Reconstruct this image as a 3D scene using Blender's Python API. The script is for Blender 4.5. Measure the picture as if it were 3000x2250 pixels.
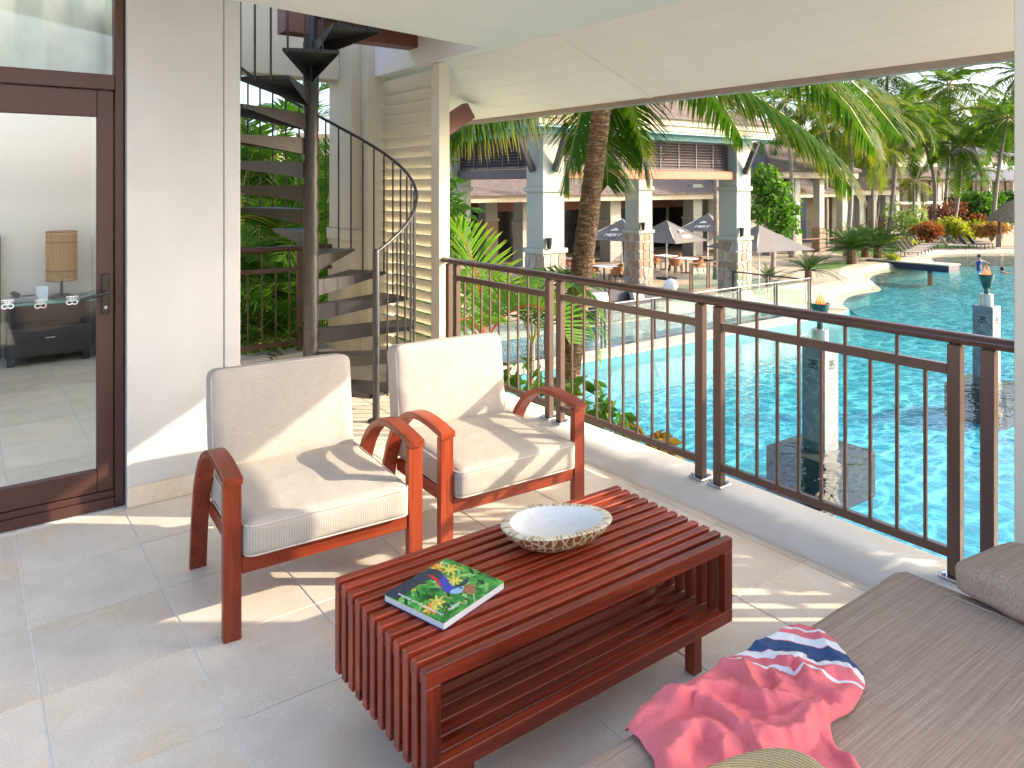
import bpy, math, random
from mathutils import Vector, Matrix, Quaternion
from mathutils.geometry import tessellate_polygon
random.seed(7)
R = math.radians
scene = bpy.context.scene
for o in list(bpy.data.objects):
    bpy.data.objects.remove(o)
COL = scene.collection

# ---------------------------------------------------------------- camera
TH = R(36.406)                                   # camera yaw to the right of +Y
EYE = Vector((0, 0, 1.6))
FW = Vector((math.sin(TH), math.cos(TH), 0)); RT = Vector((math.cos(TH), -math.sin(TH), 0))
cam = bpy.data.cameras.new('camera'); camo = bpy.data.objects.new('camera', cam); COL.objects.link(camo)
cam.sensor_width = 36; cam.lens = 26.31; cam.shift_y = -0.1937
cam.clip_start = 0.05; cam.clip_end = 5000
camo.location = EYE; camo.rotation_euler = (R(90), 0, -TH)
scene.camera = camo
# ---------------------------------------------------------------- sky, sun, exposure
SUN_EL = R(24.5); SUN_AZ = R(126.4)
w = bpy.data.worlds.new('World'); scene.world = w; w.use_nodes = True
nt = w.node_tree; nt.nodes.clear()
out = nt.nodes.new('ShaderNodeOutputWorld'); bg = nt.nodes.new('ShaderNodeBackground')
sky = nt.nodes.new('ShaderNodeTexSky'); sky.sky_type = 'NISHITA'; sky.sun_disc = False
sky.sun_elevation = SUN_EL; sky.sun_rotation = SUN_AZ; sky.air_density = 0.75; sky.dust_density = 3.2; sky.ozone_density = 0.4
bg.inputs[1].default_value = 0.15
nt.links.new(sky.outputs[0], bg.inputs[0]); nt.links.new(bg.outputs[0], out.inputs[0])
sd = Vector((math.sin(SUN_AZ)*math.cos(SUN_EL), math.cos(SUN_AZ)*math.cos(SUN_EL), math.sin(SUN_EL)))
sun = bpy.data.lights.new('sun', 'SUN'); sun.energy = 2.1; sun.angle = R(0.53); sun.color = (1.0, 0.87, 0.70)
suno = bpy.data.objects.new('sun', sun); COL.objects.link(suno)
suno.location = (20, -15, 20); suno.rotation_euler = sd.to_track_quat('Z', 'Y').to_euler()
scene.view_settings.view_transform = 'Standard'; scene.view_settings.look = 'None'
scene.view_settings.gamma = 1.0; scene.view_settings.use_curve_mapping = False
scene.view_settings.exposure = 2.05
scene.render.engine = 'CYCLES'
scene.cycles.max_bounces = 10; scene.cycles.diffuse_bounces = 6; scene.cycles.transparent_max_bounces = 24
scene.cycles.sample_clamp_indirect = 6.0

# ---------------------------------------------------------------- helpers
class MB:
    """collects geometry for ONE mesh"""
    def __init__(s): s.v = []; s.f = []; s.m = []; s.tip = []
    def add(s, vs, fs, mi=0, tip=None):
        b = len(s.v); s.v += [tuple(v) for v in vs]
        s.f += [tuple(i+b for i in f) for f in fs]; s.m += [mi]*len(fs)
        s.tip += tip if tip else [0.0]*len(vs)
        return s
    def box(s, x0, x1, y0, y1, z0, z1, mi=0):
        return s.add([(x0,y0,z0),(x1,y0,z0),(x1,y1,z0),(x0,y1,z0),(x0,y0,z1),(x1,y0,z1),(x1,y1,z1),(x0,y1,z1)],
                     [(3,2,1,0),(4,5,6,7),(0,1,5,4),(1,2,6,5),(2,3,7,6),(3,0,4,7)], mi)
    def cbox(s, x0, x1, y0, y1, z0, z1, c=.004, mi=0):
        """box with chamfered edges"""
        c = min(c, (x1-x0)*.45, (y1-y0)*.45, (z1-z0)*.45)
        X = (x0, x1); Y = (y0, y1); Z = (z0, z1); vs = []; idx = {}
        for i in (0,1):
            for j in (0,1):
                for k in (0,1):
                    sx, sy, sz = (1 if i == 0 else -1), (1 if j == 0 else -1), (1 if k == 0 else -1)
                    for ax in range(3):
                        p = [X[i]+sx*c, Y[j]+sy*c, Z[k]+sz*c]
                        p[ax] = (X[i], Y[j], Z[k])[ax]
                        idx[(i,j,k,ax)] = len(vs); vs.append(tuple(p))
        fs = []
        for ax in range(3):
            a, b = [(1,2),(2,0),(0,1)][ax]
            for e in (0,1):
                q = []
                for (u, v) in ((0,0),(1,0),(1,1),(0,1)):
                    t = [0,0,0]; t[ax] = e; t[a] = u; t[b] = v
                    q.append(idx[(*t, ax)])
                fs.append(tuple(q if e else q[::-1]))
            for u in (0,1):
                for v in (0,1):
                    t0 = [0,0,0]; t0[a] = u; t0[b] = v; t1 = list(t0); t1[ax] = 1
                    q = [idx[(*t0,a)], idx[(*t1,a)], idx[(*t1,b)], idx[(*t0,b)]]
                    fs.append(tuple(q if (u != v) else q[::-1]))
        for i in (0,1):
            for j in (0,1):
                for k in (0,1):
                    q = (idx[(i,j,k,0)], idx[(i,j,k,1)], idx[(i,j,k,2)])
                    fs.append(q if (i+j+k) % 2 == 1 else q[::-1])
        return s.add(vs, fs, mi)
    def bar(s, a, b, wx, wz=None, up=(0,0,1), mi=0, c=None):
        """square bar from a to b"""
        a = Vector(a); b = Vector(b); wz = wz or wx
        d = (b-a).normalized(); u = Vector(up)
        if abs(d.dot(u)) > .98: u = Vector((0,1,0))
        x = d.cross(u).normalized(); z = x.cross(d).normalized()
        vs = [p + x*sx*wx/2 + z*sz*wz/2 for p in (a, b) for sx, sz in ((-1,-1),(1,-1),(1,1),(-1,1))]
        return s.add(vs, [(0,1,2,3),(7,6,5,4),(0,4,5,1),(1,5,6,2),(2,6,7,3),(3,7,4,0)], mi)
    def tube(s, pts, r, n=10, mi=0, cap=True, tip=None):
        pts = [Vector(p) for p in pts]; k = len(pts)
        rr = r if isinstance(r, (list, tuple)) else [r]*k
        vs = []; tp = []
        t0 = (pts[1]-pts[0]).normalized()
        u = t0.orthogonal().normalized()
        for i, p in enumerate(pts):
            t = ((pts[min(i+1,k-1)] - pts[max(i-1,0)])).normalized()
            u = (u - t*u.dot(t)).normalized(); v = t.cross(u)
            for j in range(n):
                a = 2*math.pi*j/n
                vs.append(p + (u*math.cos(a)+v*math.sin(a))*rr[i]); tp.append(0 if tip is None else tip)
        fs = [(i*n+j, i*n+(j+1) % n, (i+1)*n+(j+1) % n, (i+1)*n+j) for i in range(k-1) for j in range(n)]
        if cap: fs += [tuple(range(n))[::-1], tuple((k-1)*n+j for j in range(n))]
        return s.add(vs, fs, mi, tp)
    def lathe(s, prof, n=24, c=(0,0,0), mi=0, sx=1, sy=1):
        vs = [(c[0]+r*math.cos(2*math.pi*j/n)*sx, c[1]+r*math.sin(2*math.pi*j/n)*sy, c[2]+z) for r, z in prof for j in range(n)]
        k = len(prof)
        fs = [(i*n+j, i*n+(j+1) % n, (i+1)*n+(j+1) % n, (i+1)*n+j) for i in range(k-1) for j in range(n)]
        fs += [tuple(range(n))[::-1], tuple((k-1)*n+j for j in range(n))]
        return s.add(vs, fs, mi)
    def prism(s, poly, z0, z1, mi=0):
        n = len(poly)
        ar = sum(poly[i][0]*poly[(i+1) % n][1]-poly[(i+1) % n][0]*poly[i][1] for i in range(n))
        if ar < 0: poly = poly[::-1]
        vs = [(x,y,z0) for x,y in poly]+[(x,y,z1) for x,y in poly]
        fs = [tuple(range(n))[::-1], tuple(range(n,2*n))]+[(i,(i+1) % n,n+(i+1) % n,n+i) for i in range(n)]
        return s.add(vs, fs, mi)
    def build(s, name, mat, parent=None, loc=(0,0,0), rot=(0,0,0), smooth=0, tipattr=False):
        me = bpy.data.meshes.new(name); me.from_pydata(s.v, [], s.f)
        mats = mat if isinstance(mat, (list, tuple)) else [mat]
        for m in mats: me.materials.append(m)
        if len(mats) > 1: me.polygons.foreach_set('material_index', s.m)
        if tipattr:
            at_ = me.attributes.new('tip', 'FLOAT', 'POINT'); at_.data.foreach_set('value', s.tip)
        if smooth:
            me.polygons.foreach_set('use_smooth', [True]*len(s.f))
            me.update(); me.set_sharp_from_angle(angle=R(smooth))
        me.update()
        return link(name, me, parent, loc, rot)
def link(name, me, parent=None, loc=(0,0,0), rot=(0,0,0), sc=None):
    o = bpy.data.objects.new(name, me); COL.objects.link(o)
    o.location = loc; o.rotation_euler = rot
    if sc is not None: o.scale = (sc,)*3 if isinstance(sc, (int, float)) else sc
    if parent: o.parent = parent
    return o
def thing(name, label, cat, loc=(0,0,0), rz=0, group=None):
    o = bpy.data.objects.new(name, None); COL.objects.link(o); o.empty_display_size = .1
    o.location = loc; o.rotation_euler = (0,0,rz)
    return tag(o, label, cat, group)
def tag(o, label, cat, group=None):
    o['label'] = label; o['category'] = cat
    if group: o['group'] = group
    return o
def struct(o): o['kind'] = 'structure'; return o
def stuff(o): o['kind'] = 'stuff'; return o
def copy_tree(o, parent=None):
    c = o.copy(); COL.objects.link(c)
    if parent: c.parent = parent
    for ch in list(o.children): copy_tree(ch, c)
    return c
FPX = 2192.5
def at(px, py, d): return EYE + (FW*FPX + RT*(px-1500) + Vector((0,0,1))*(544-py))*(d/FPX)
G = -2.9                                            # garden level below the balcony floor (z = 0)
WZ = -3.05                                          # pool water level
def gp(px, py, z=G):
    r = FW*FPX + RT*(px-1500) + Vector((0,0,1))*(544-py); return EYE + r*((z-1.6)/r.z)
def flat_text(s, size, mat, parent, loc, rot, name='lettering', extrude=.0004, shear=0, align='CENTER'):
    cu = bpy.data.curves.new('t', 'FONT'); cu.body = s; cu.size = size; cu.extrude = extrude; cu.align_x = align; cu.shear = shear
    t = bpy.data.objects.new('t', cu); COL.objects.link(t)
    bpy.context.view_layer.update()
    me = bpy.data.meshes.new_from_object(t.evaluated_get(bpy.context.evaluated_depsgraph_get()))
    bpy.data.objects.remove(t); me.materials.clear(); me.materials.append(mat); me.name = name
    o = link(name, me, parent, loc); o.rotation_euler = rot
    return o

# ---------------------------------------------------------------- materials
class NT:
    def __init__(s, name):
        s.m = bpy.data.materials.new(name); s.m.use_nodes = True; s.t = s.m.node_tree; s.b = s.t.nodes['Principled BSDF']; s.o = s.t.nodes['Material Output']
    def n(s, t, **k):
        x = s.t.nodes.new('ShaderNode'+t)
        for a, v in k.items():
            if a.startswith('i_'):
                key = a[2:]; key = int(key) if key.isdigit() else key.replace('_', ' ')
                x.inputs[key].default_value = v
            else: setattr(x, a, v)
        return x
    def l(s, a, b): s.t.links.new(a, b)
    def coord(s, kind='Object', sc=(1,1,1), rot=(0,0,0)):
        c = s.n('TexCoord'); m = s.n('Mapping'); m.inputs['Scale'].default_value = sc; m.inputs['Rotation'].default_value = rot
        s.l(c.outputs[kind], m.inputs[0]); return m.outputs[0]
    def world(s, sc=(1,1,1)):
        g = s.n('NewGeometry'); m = s.n('Mapping'); m.inputs['Scale'].default_value = sc
        s.l(g.outputs['Position'], m.inputs[0]); return m.outputs[0]
    def noise(s, v, scale, det=3, rough=.55, dist=0):
        x = s.n('TexNoise'); x.inputs['Scale'].default_value = scale; x.inputs['Detail'].default_value = det
        x.inputs['Roughness'].default_value = rough; x.inputs['Distortion'].default_value = dist; s.l(v, x.inputs['Vector']); return x.outputs[0]
    def ramp(s, f, *st):
        r = s.n('ValToRGB'); e = r.color_ramp.elements
        while len(e) < len(st): e.new(.5)
        for i, (p, c) in enumerate(st): e[i].position = p; e[i].color = (*c, 1) if len(c) == 3 else c
        s.l(f, r.inputs[0]); return r.outputs[0]
    def mix(s, f, a, b, mode='MIX'):
        x = s.n('Mix', data_type='RGBA', blend_type=mode)
        for k, val in ((0, f), (6, a), (7, b)):
            if isinstance(val, (int, float)): x.inputs[k].default_value = val
            elif isinstance(val, tuple): x.inputs[k].default_value = (*val, 1)
            else: s.l(val, x.inputs[k])
        return x.outputs[2]
    def math(s, op, a, b=0.0):
        x = s.n('Math', operation=op)
        for k, val in ((0, a), (1, b)):
            if isinstance(val, (int, float)): x.inputs[k].default_value = val
            else: s.l(val, x.inputs[k])
        return x.outputs[0]
    def bump(s, h, st=.3, dist=.01):
        b = s.n('Bump'); b.inputs['Strength'].default_value = st; b.inputs['Distance'].default_value = dist
        s.l(h, b.inputs['Height']); s.l(b.outputs[0], s.b.inputs['Normal']); return b
    def set(s, col=None, rough=None, metal=None, spec=None, coat=None):
        if col is not None:
            if isinstance(col, tuple): s.b.inputs['Base Color'].default_value = (*col, 1)
            else: s.l(col, s.b.inputs['Base Color'])
        if rough is not None:
            if isinstance(rough, (int, float)): s.b.inputs['Roughness'].default_value = rough
            else: s.l(rough, s.b.inputs['Roughness'])
        if metal is not None: s.b.inputs['Metallic'].default_value = metal
        if spec is not None: s.b.inputs['Specular IOR Level'].default_value = spec
        if coat is not None: s.b.inputs['Coat Weight'].default_value = coat; s.b.inputs['Coat Roughness'].default_value = .15
        return s.m
def lerpc(a, k): return tuple(x*k for x in a)
def simple(name, col, rough=.5, metal=0, var=.12, scale=6, bump=0, bscale=60, bdist=.002, spec=None, coat=None):
    N = NT(name); v = N.coord()
    f = N.noise(v, scale, 4)
    c = N.ramp(f, (.3, lerpc(col, 1-var)), (.7, lerpc(col, 1+var)))
    if bump: N.bump(N.noise(v, bscale, 3), bump, bdist)
    return N.set(c, rough, metal, spec, coat)
def schlick(N, f0, normal=None):
    g = N.n('NewGeometry'); d_ = N.n('VectorMath', operation='DOT_PRODUCT'); N.l(g.outputs['Incoming'], d_.inputs[0]); N.l(normal if normal is not None else g.outputs['Normal'], d_.inputs[1])
    x = N.math('SUBTRACT', 1.0, N.math('ABSOLUTE', d_.outputs['Value']))
    return N.math('ADD', f0, N.math('MULTIPLY', N.math('POWER', x, 5.0), 1-f0))
M = {}
# floor tiles: grey-beige porcelain, ochre stains, fine speckle, each tile slightly different
def tile_mat(name, base):
    N = NT(name); g = N.world(); oi = N.n('ObjectInfo')
    sh = N.n('VectorMath', operation='ADD'); N.l(g, sh.inputs[0])
    cx = N.n('CombineXYZ'); N.l(N.math('MULTIPLY', oi.outputs['Random'], 37.0), cx.inputs[0]); N.l(N.math('MULTIPLY', oi.outputs['Random'], 91.0), cx.inputs[1]); N.l(cx.outputs[0], sh.inputs[1])
    v = sh.outputs[0]
    c = N.ramp(N.noise(v, 5, 5, .6), (.3, lerpc(base, .9)), (.7, lerpc(base, 1.08)))
    st = N.ramp(N.noise(v, 2.6, 4, .6, .6), (.50, (0,0,0)), (.70, (1,1,1)))
    c = N.mix(N.math('MULTIPLY', st, .95), c, (base[0]*1.0, base[1]*.90, base[2]*.76))
    sp = N.ramp(N.noise(v, 240, 3, .75), (.35, (.72,.72,.72)), (.6, (1.08,1.08,1.08)))
    c = N.mix(1.0, c, sp, 'MULTIPLY')
    tv = N.math('ADD', N.math('MULTIPLY', oi.outputs['Random'], .16), .92)
    tc = N.n('CombineXYZ'); [N.l(tv, tc.inputs[i]) for i in range(3)]
    c = N.mix(1.0, c, tc.outputs[0], 'MULTIPLY')
    vein = N.ramp(N.noise(v, 3.5, 6, .5, 1.2), (.492, (0,0,0)), (.5, (1,1,1)), (.508, (0,0,0)))
    c = N.mix(N.math('MULTIPLY', vein, .22), c, lerpc(base, 1.35))
    N.bump(N.noise(v, 260, 2), .25, .0012)
    return N.set(c, N.math('ADD', N.math('MULTIPLY', N.noise(v, 9, 3), .25), .38))
M['tile'] = tile_mat('floor_tile', (.70,.622,.505))
M['tile_in'] = tile_mat('room_tile', (.86,.72,.53))
M['grout'] = simple('grout', (.74,.70,.62), .9, 0, .08, 20, .3, 200)
M['wall'] = simple('white_render', (.53,.522,.50), .85, 0, .055, 2.3, .35, 130, .002)
M['cream'] = simple('cream_render', (.60,.55,.43), .85, 0, .05, 1.2, .35, 130, .002)
M['ceil'] = simple('ceiling_paint', (.72,.71,.69), .8, 0, .03, 1.2, .15, 90, .001)
M['kerb'] = simple('kerb_concrete', (.64,.615,.545), .8, 0, .07, 5, .4, 160, .003)
M['slatpaint'] = simple('louvre_paint', (.64,.59,.47), .5, 0, .03, 3)
M['frame'] = simple('brown_aluminium', (.062,.020,.013), .48, 0, .08, 3, .05, 300, .001)
M['seal'] = simple('rubber_seal', (.012,.012,.012), .6)
M['rail'] = simple('taupe_metal', (.100,.058,.043), .30, 0, .06, 4, .04, 300, .001)
M['railtop'] = simple('brown_handrail', (.078,.038,.028), .22, 0, .08, 4)
M['stair'] = simple('charcoal_steel', (.034,.032,.033), .36, 0, .10, 5, .06, 200, .001)
M['chrome'] = simple('chrome', (.55,.55,.56), .18, 1)
M['blackmetal'] = simple('black_metal', (.015,.015,.017), .3)
M['beam'] = simple('brown_beam', (.15,.05,.035), .5, 0, .15, 3)
def wood(name, ca, cb, cc, axis=0, rough=.36, coat=.12):
    N = NT(name); sc = [16,16,16]; sc[axis] = 1.0
    oi = N.n('ObjectInfo'); c0 = N.coord('Object', tuple(sc))
    ad = N.n('VectorMath', operation='ADD'); N.l(c0, ad.inputs[0])
    cx = N.n('CombineXYZ'); [N.l(N.math('MULTIPLY', oi.outputs['Random'], k), cx.inputs[i]) for i, k in enumerate((23., 47., 71.))]; N.l(cx.outputs[0], ad.inputs[1])
    v = ad.outputs[0]
    f = N.noise(v, 2.2, 6, .65, .8)
    c = N.ramp(f, (.28, ca), (.5, cb), (.75, cc))
    tv = N.math('ADD', N.math('MULTIPLY', oi.outputs['Random'], .50), .74)
    tc = N.n('CombineXYZ'); [N.l(tv, tc.inputs[i]) for i in range(3)]
    c = N.mix(1.0, c, tc.outputs[0], 'MULTIPLY')
    N.bump(f, .12, .002)
    return N.set(c, N.math('ADD', N.math('MULTIPLY', f, .22), rough-.08), coat=coat)
rw = ((.080,.008,.002), (.25,.027,.007), (.43,.062,.017))
M['woodx'] = wood('red_timber_x', *rw, 0); M['woody'] = wood('red_timber_y', *rw, 1); M['woodz'] = wood('red_timber_z', *rw, 2)
cw = ((.13,.015,.004), (.26,.036,.009), (.36,.062,.017))
M['chairx'] = wood('chair_timber_x', *cw, 0); M['chairy'] = wood('chair_timber_y', *cw, 1); M['chairz'] = wood('chair_timber_z', *cw, 2)
def ribbed(name, base, dark, axis, freq, bumps=.5):
    N = NT(name); v = N.coord()
    s = N.n('SeparateXYZ'); N.l(v, s.inputs[0])
    x = N.math('SINE', N.math('MULTIPLY', s.outputs[axis], freq*2*math.pi))
    f = N.math('ADD', N.math('MULTIPLY', x, .5), .5)
    wv = N.noise(v, 700, 2)
    c = N.mix(f, dark, base)
    c = N.mix(1.0, c, N.ramp(wv, (.3, (.93,.93,.93)), (.7, (1.05,1.05,1.05))), 'MULTIPLY')
    c = N.mix(1.0, c, N.ramp(N.noise(v, 7, 3), (.3, (.95,.95,.95)), (.7, (1.04,1.04,1.04))), 'MULTIPLY')
    b1 = N.bump(N.math('ADD', f, N.math('MULTIPLY', wv, .5)), bumps, .0012)
    b2 = N.n('Bump'); b2.inputs['Strength'].default_value = .3; b2.inputs['Distance'].default_value = .02
    N.l(N.noise(v, 9, 3, .5, .6), b2.inputs['Height']); N.l(b2.outputs[0], b1.inputs['Normal'])
    return N.set(c, .95, spec=.15)
M['cush_v'] = ribbed('ribbed_cream_fabric_x', (.475,.42,.35), (.385,.34,.285), 0, 110, .25)
M['cush_h'] = ribbed('ribbed_cream_fabric_z', (.475,.42,.35), (.40,.352,.295), 2, 110, .25)
M['piping'] = simple('cream_piping', (.56,.50,.43), .95)
def daybed_mat():
    N = NT('taupe_slub_weave'); v = N.coord()
    a = N.noise(N.coord('Object', (420, 5, 5)), 1.0, 3, .6); b = N.noise(N.coord('Object', (2.5, 260, 160)), 1.0, 3, .6)
    f = N.math('MULTIPLY', N.math('ADD', N.math('MULTIPLY', a, .55), N.math('MULTIPLY', b, 1.45)), .5)
    c = N.ramp(f, (.30, (.27,.192,.138)), (.5, (.385,.283,.207)), (.70, (.53,.405,.305)))
    N.bump(f, .3, .0015)
    return N.set(c, .9, spec=.2)
M['daybed'] = daybed_mat()
def towel_mat():
    N = NT('pink_towel_cloth'); N_uv = N.n('UVMap'); s = N.n('SeparateXYZ'); N.l(N_uv.outputs[0], s.inputs[0])
    v = N.coord()
    wv = N.noise(v, 900, 2)
    pink = N.ramp(wv, (.3, (.68,.12,.14)), (.7, (.82,.25,.26)))
    u = s.outputs[1]
    def band(a, b): return N.math('MULTIPLY', N.math('GREATER_THAN', u, a), N.math('LESS_THAN', u, b))
    white = (.80,.79,.78); navy = N.ramp(wv, (.3, (.025,.055,.14)), (.7, (.08,.14,.26)))
    c = N.mix(band(.76, .845), pink, navy)
    for a, b in ((.715, .757), (.668, .680), (.848, .885), (.915, .93)): c = N.mix(band(a, b), c, white)
    N.bump(wv, .3, .0015)
    N.b.inputs['Subsurface Weight'].default_value = 0
    return N.set(c, .95, spec=.1)
M['towel'] = towel_mat()
M['fringe'] = simple('white_cotton', (.80,.78,.74), .95)
def straw_mat():
    N = NT('straw_braid'); v = N.coord(); s = N.n('SeparateXYZ'); N.l(v, s.inputs[0])
    r = N.math('SQRT', N.math('ADD', N.math('POWER', s.outputs[0], 2.), N.math('POWER', s.outputs[1], 2.)))
    ph = N.math('ADD', r, N.math('MULTIPLY', s.outputs[2], 1.0))
    wv = N.math('ADD', N.math('MULTIPLY', N.math('SINE', N.math('MULTIPLY', ph, 2*math.pi*170)), .5), .5)
    n = N.noise(v, 260, 3)
    f = N.math('ADD', N.math('MULTIPLY', wv, .5), N.math('MULTIPLY', n, .5))
    c = N.ramp(f, (.2, (.30,.19,.07)), (.55, (.56,.41,.20)), (.85, (.70,.56,.32)))
    N.bump(f, .7, .002); return N.set(c, .8)
M['straw'] = straw_mat()
# ================================================================ BALCONY STRUCTURE
TX, TY, OX, OY = .445, .4626, .647, 2.288
fl = struct(MB().box(-3.0, 3.02, -2.2, 4.268, -.32, -.0034).box(1.217, 3.02, 4.2685, 6.60, -.32, -.0034).build('balcony_floor', M['grout']))
tm = MB().cbox(.0045, TX-.0045, .003, TY-.003, -.02, 0, .001); t0 = None
def lay_tiles(parent, x0, x1, y0, y1, mat):
    global t0
    i0 = math.floor((x0-OX)/TX); i1 = math.ceil((x1-OX)/TX); j0 = math.floor((y0-OY)/TY); j1 = math.ceil((y1-OY)/TY)
    me = None
    for i in range(i0, i1):
        for j in range(j0, j1):
            X, Y = OX+i*TX, OY+j*TY
            a0, a1, b0, b1 = max(X, x0), min(X+TX, x1), max(Y, y0), min(Y+TY, y1)
            if a1-a0 < .03 or b1-b0 < .03: continue
            if (a1-a0 > TX-.001) and (b1-b0 > TY-.001):
                if me is None: me = tm.build('tile', mat, parent, (X, Y, 0)).data
                else: link('tile', me, parent, (X, Y, 0))
            else:
                MB().cbox(a0-X+.0045, a1-X-.0045, b0-Y+.0022, b1-Y-.0022, -.02, 0, .001).build('tile', mat, parent, (X, Y, 0))
lay_tiles(fl, -.7, 3.02, .35, 4.12, M['tile'])
lay_tiles(fl, 1.22, 3.02, 4.12, 6.58, M['tile'])

# kerb under the railing (rounded profile, swept along Y)
prof = [(2.925,-.05),(2.925,.004),(2.935,.020),(2.965,.045),(3.01,.066),(3.06,.078),(3.10,.081),(3.21,.0815),(3.245,.072),(3.265,.04),(3.27,-.30)]
def sweep_y(prof, y0, y1):
    m = MB(); n = len(prof)
    m.add([(x,y0,z) for x,z in prof]+[(x,y1,z) for x,z in prof], [(i,n+i,n+i+1,i+1) for i in range(n-1)]+[tuple(range(n)), tuple(range(2*n-1,n-1,-1))])
    return m
tag(sweep_y(prof, -2.2, 6.3).build('kerb', M['kerb'], smooth=40), 'long cream concrete kerb carrying the pool-side balcony railing', 'kerb')
m = MB(); pr = [(y, z) for y, z in ((6.60,-.05),(6.60,.06),(6.62,.08),(6.86,.08),(6.88,.06),(6.88,-.30))]; n = len(pr)
m.add([(1.0,y,z) for y,z in pr]+[(2.84,y,z) for y,z in pr], [(i,i+1,n+i+1,n+i) for i in range(n-1)]+[tuple(range(n))[::-1], tuple(range(n,2*n))])
tag(m.build('kerb', M['kerb'], smooth=40), 'short cream kerb under the rear railing behind the spiral stair', 'kerb')

# wall block beside the glass door
t = thing('wall', 'white rendered wall panel between glass door and spiral stair', 'wall', (.667, 4.122, 0))
MB().box(0, .462, 0, .30, .0, 2.60).build('wall_face', M['wall'], t)
MB().cbox(.466, .55, -.004, .30, .0, 2.60, .004).build('corner_pier', M['wall'], t)
MB().cbox(-.002, .552, -.012, -.0045, .0015, .10, .002).build('skirting', M['tile'], t)
# return wall along the stairwell and room side
tag(MB().box(1.05, 1.216, 4.43, 6.9, -.3, 2.85).build('wall', M['cream']), 'cream stairwell side wall hidden behind the white wall panel', 'wall')

# ---- glazed door in brown aluminium frame
Y0 = 4.165
d = thing('glass_door', 'brown aluminium framed glass door with black lever handle', 'door', (.66, Y0, 0))
def loc(m, name, mat, p, **k): return m.build(name, mat, p, **k)
loc(MB().cbox(-.04, 0, 0, .10, 0, 2.60, .003), 'jamb', M['frame'], d)
m = MB().cbox(-1.09, -.0405, 0, .10, 2.075, 2.15, .003); loc(m, 'transom', M['frame'], d)
m = MB().cbox(-1.09, -.0405, .0, .10, .004, .052, .003).cbox(-1.09, -.0405, .012, .10, .0525, .085, .003); loc(m, 'threshold', M['frame'], d)
leaf = loc(MB().cbox(-.117, -.044, .012, .06, .09, 2.07, .003), 'stile', M['frame'], d)
loc(MB().cbox(-1.01, -.94, .012, .06, .09, 2.07, .003), 'stile', M['frame'], d)
loc(MB().cbox(-.9395, -.1175, .013, .06, 1.94, 2.07, .003), 'top_rail', M['frame'], d)
loc(MB().cbox(-.9395, -.1175, .013, .06, .09, .195, .003), 'bottom_rail', M['frame'], d)
def glass_mat(name, tint, ior=1.5, rough=0.0):
    N = NT(name); N.t.nodes.remove(N.b)
    fr = schlick(N, .04)
    tr = N.n('BsdfTransparent'); tr.inputs[0].default_value = (*tint, 1)
    gl = N.n('BsdfGlossy'); gl.inputs['Roughness'].default_value = rough
    mx = N.n('MixShader'); N.l(fr, mx.inputs[0]); N.l(tr.outputs[0], mx.inputs[1]); N.l(gl.outputs[0], mx.inputs[2]); N.l(mx.outputs[0], N.o.inputs[0])
    return N.m
M['glass'] = glass_mat('clear_glass', (.975,.99,.98)); M['fglass'] = glass_mat('fence_glass', (.80,.93,.92))
loc(MB().box(-.94, -.117, .032, .040, .194, 1.941), 'pane', M['glass'], d)
loc(MB().box(-1.09, -.04, .032, .040, 2.15, 2.60), 'pane', M['glass'], d)
hp = loc(MB().cbox(-.098, -.066, -.004, .0125, .965, 1.165, .004), 'handle_plate', M['blackmetal'], d)
m = MB().tube([(-.082,-.004,1.075),(-.082,-.035,1.075)], .012, 12).tube([(-.082,-.035,1.075),(-.12,-.046,1.068),(-.20,-.050,1.05)], .009, 10)
m.build('lever', M['blackmetal'], d, smooth=50)
m = MB().lathe([(.0085,-.002),(.0085,.002)], 16).build('key_cylinder', M['chrome'], d, (-.082,-.006,1.0), (R(90),0,0))
# white ornament stickers on the pane
def ribbon(m, pts, w):
    pts = [Vector(p) for p in pts]; vs = []
    for i, p in enumerate(pts):
        tn = (pts[min(i+1,len(pts)-1)]-pts[max(i-1,0)]).normalized(); nn = Vector((-tn.z, 0, tn.x))
        vs += [p+nn*w/2, p-nn*w/2]
    m.add(vs, [(2*i,2*i+1,2*i+3,2*i+2) for i in range(len(pts)-1)])
def ornament(parent, loc, s, mat):
    m = MB()
    for k in (-1, 1):
        sp = [(k*(.25+.25*math.cos(a)*(1-.0*a)), 0, -.15+.22*math.sin(a)*1.0) for a in [R(x) for x in range(150, -190, -20)]]
        ribbon(m, [(k*.12,0,.42),(k*.12,0,.15),(k*.02,0,.02)]+sp, .10)
        ribbon(m, [(0,0,.48),(k*.5,0,.46),(k*.52,0,.34)], .09)
    ribbon(m, [(-.42,0,.27),(.42,0,.27)], .08)
    m.v = [(x*s, y, z*s) for x,y,z in m.v]
    return m.build('ornament_sticker', mat, parent, loc)
M['white'] = simple('white_vinyl', (.82,.82,.80), .5)
for px, pz in ((-.482, 1.045), (-.222, 1.04)): ornament(d, (px, .031, pz), .046, M['white'])
ornament(d, (-.352, .0312, 1.035), .046, simple('faint_grey', (.55,.55,.54), .5))  # third ornament, in a fainter grey
# further fixed glazing to the left of the door
g2 = thing('fixed_window', 'brown framed fixed glazing continuing left of the door', 'window', (-.432, Y0, 0))
for k in range(3):
    x1 = -.86*k
    loc(MB().cbox(x1-.06, x1, 0, .10, 0, 2.60, .003), 'mullion', M['frame'], g2)
    loc(MB().box(x1-.86, x1-.06, .032, .040, .06, 2.60), 'pane', M['glass'], g2)
    loc(MB().cbox(x1-.86, x1-.0605, .001, .10, .003, .06, .003), 'sill', M['frame'], g2)

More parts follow.
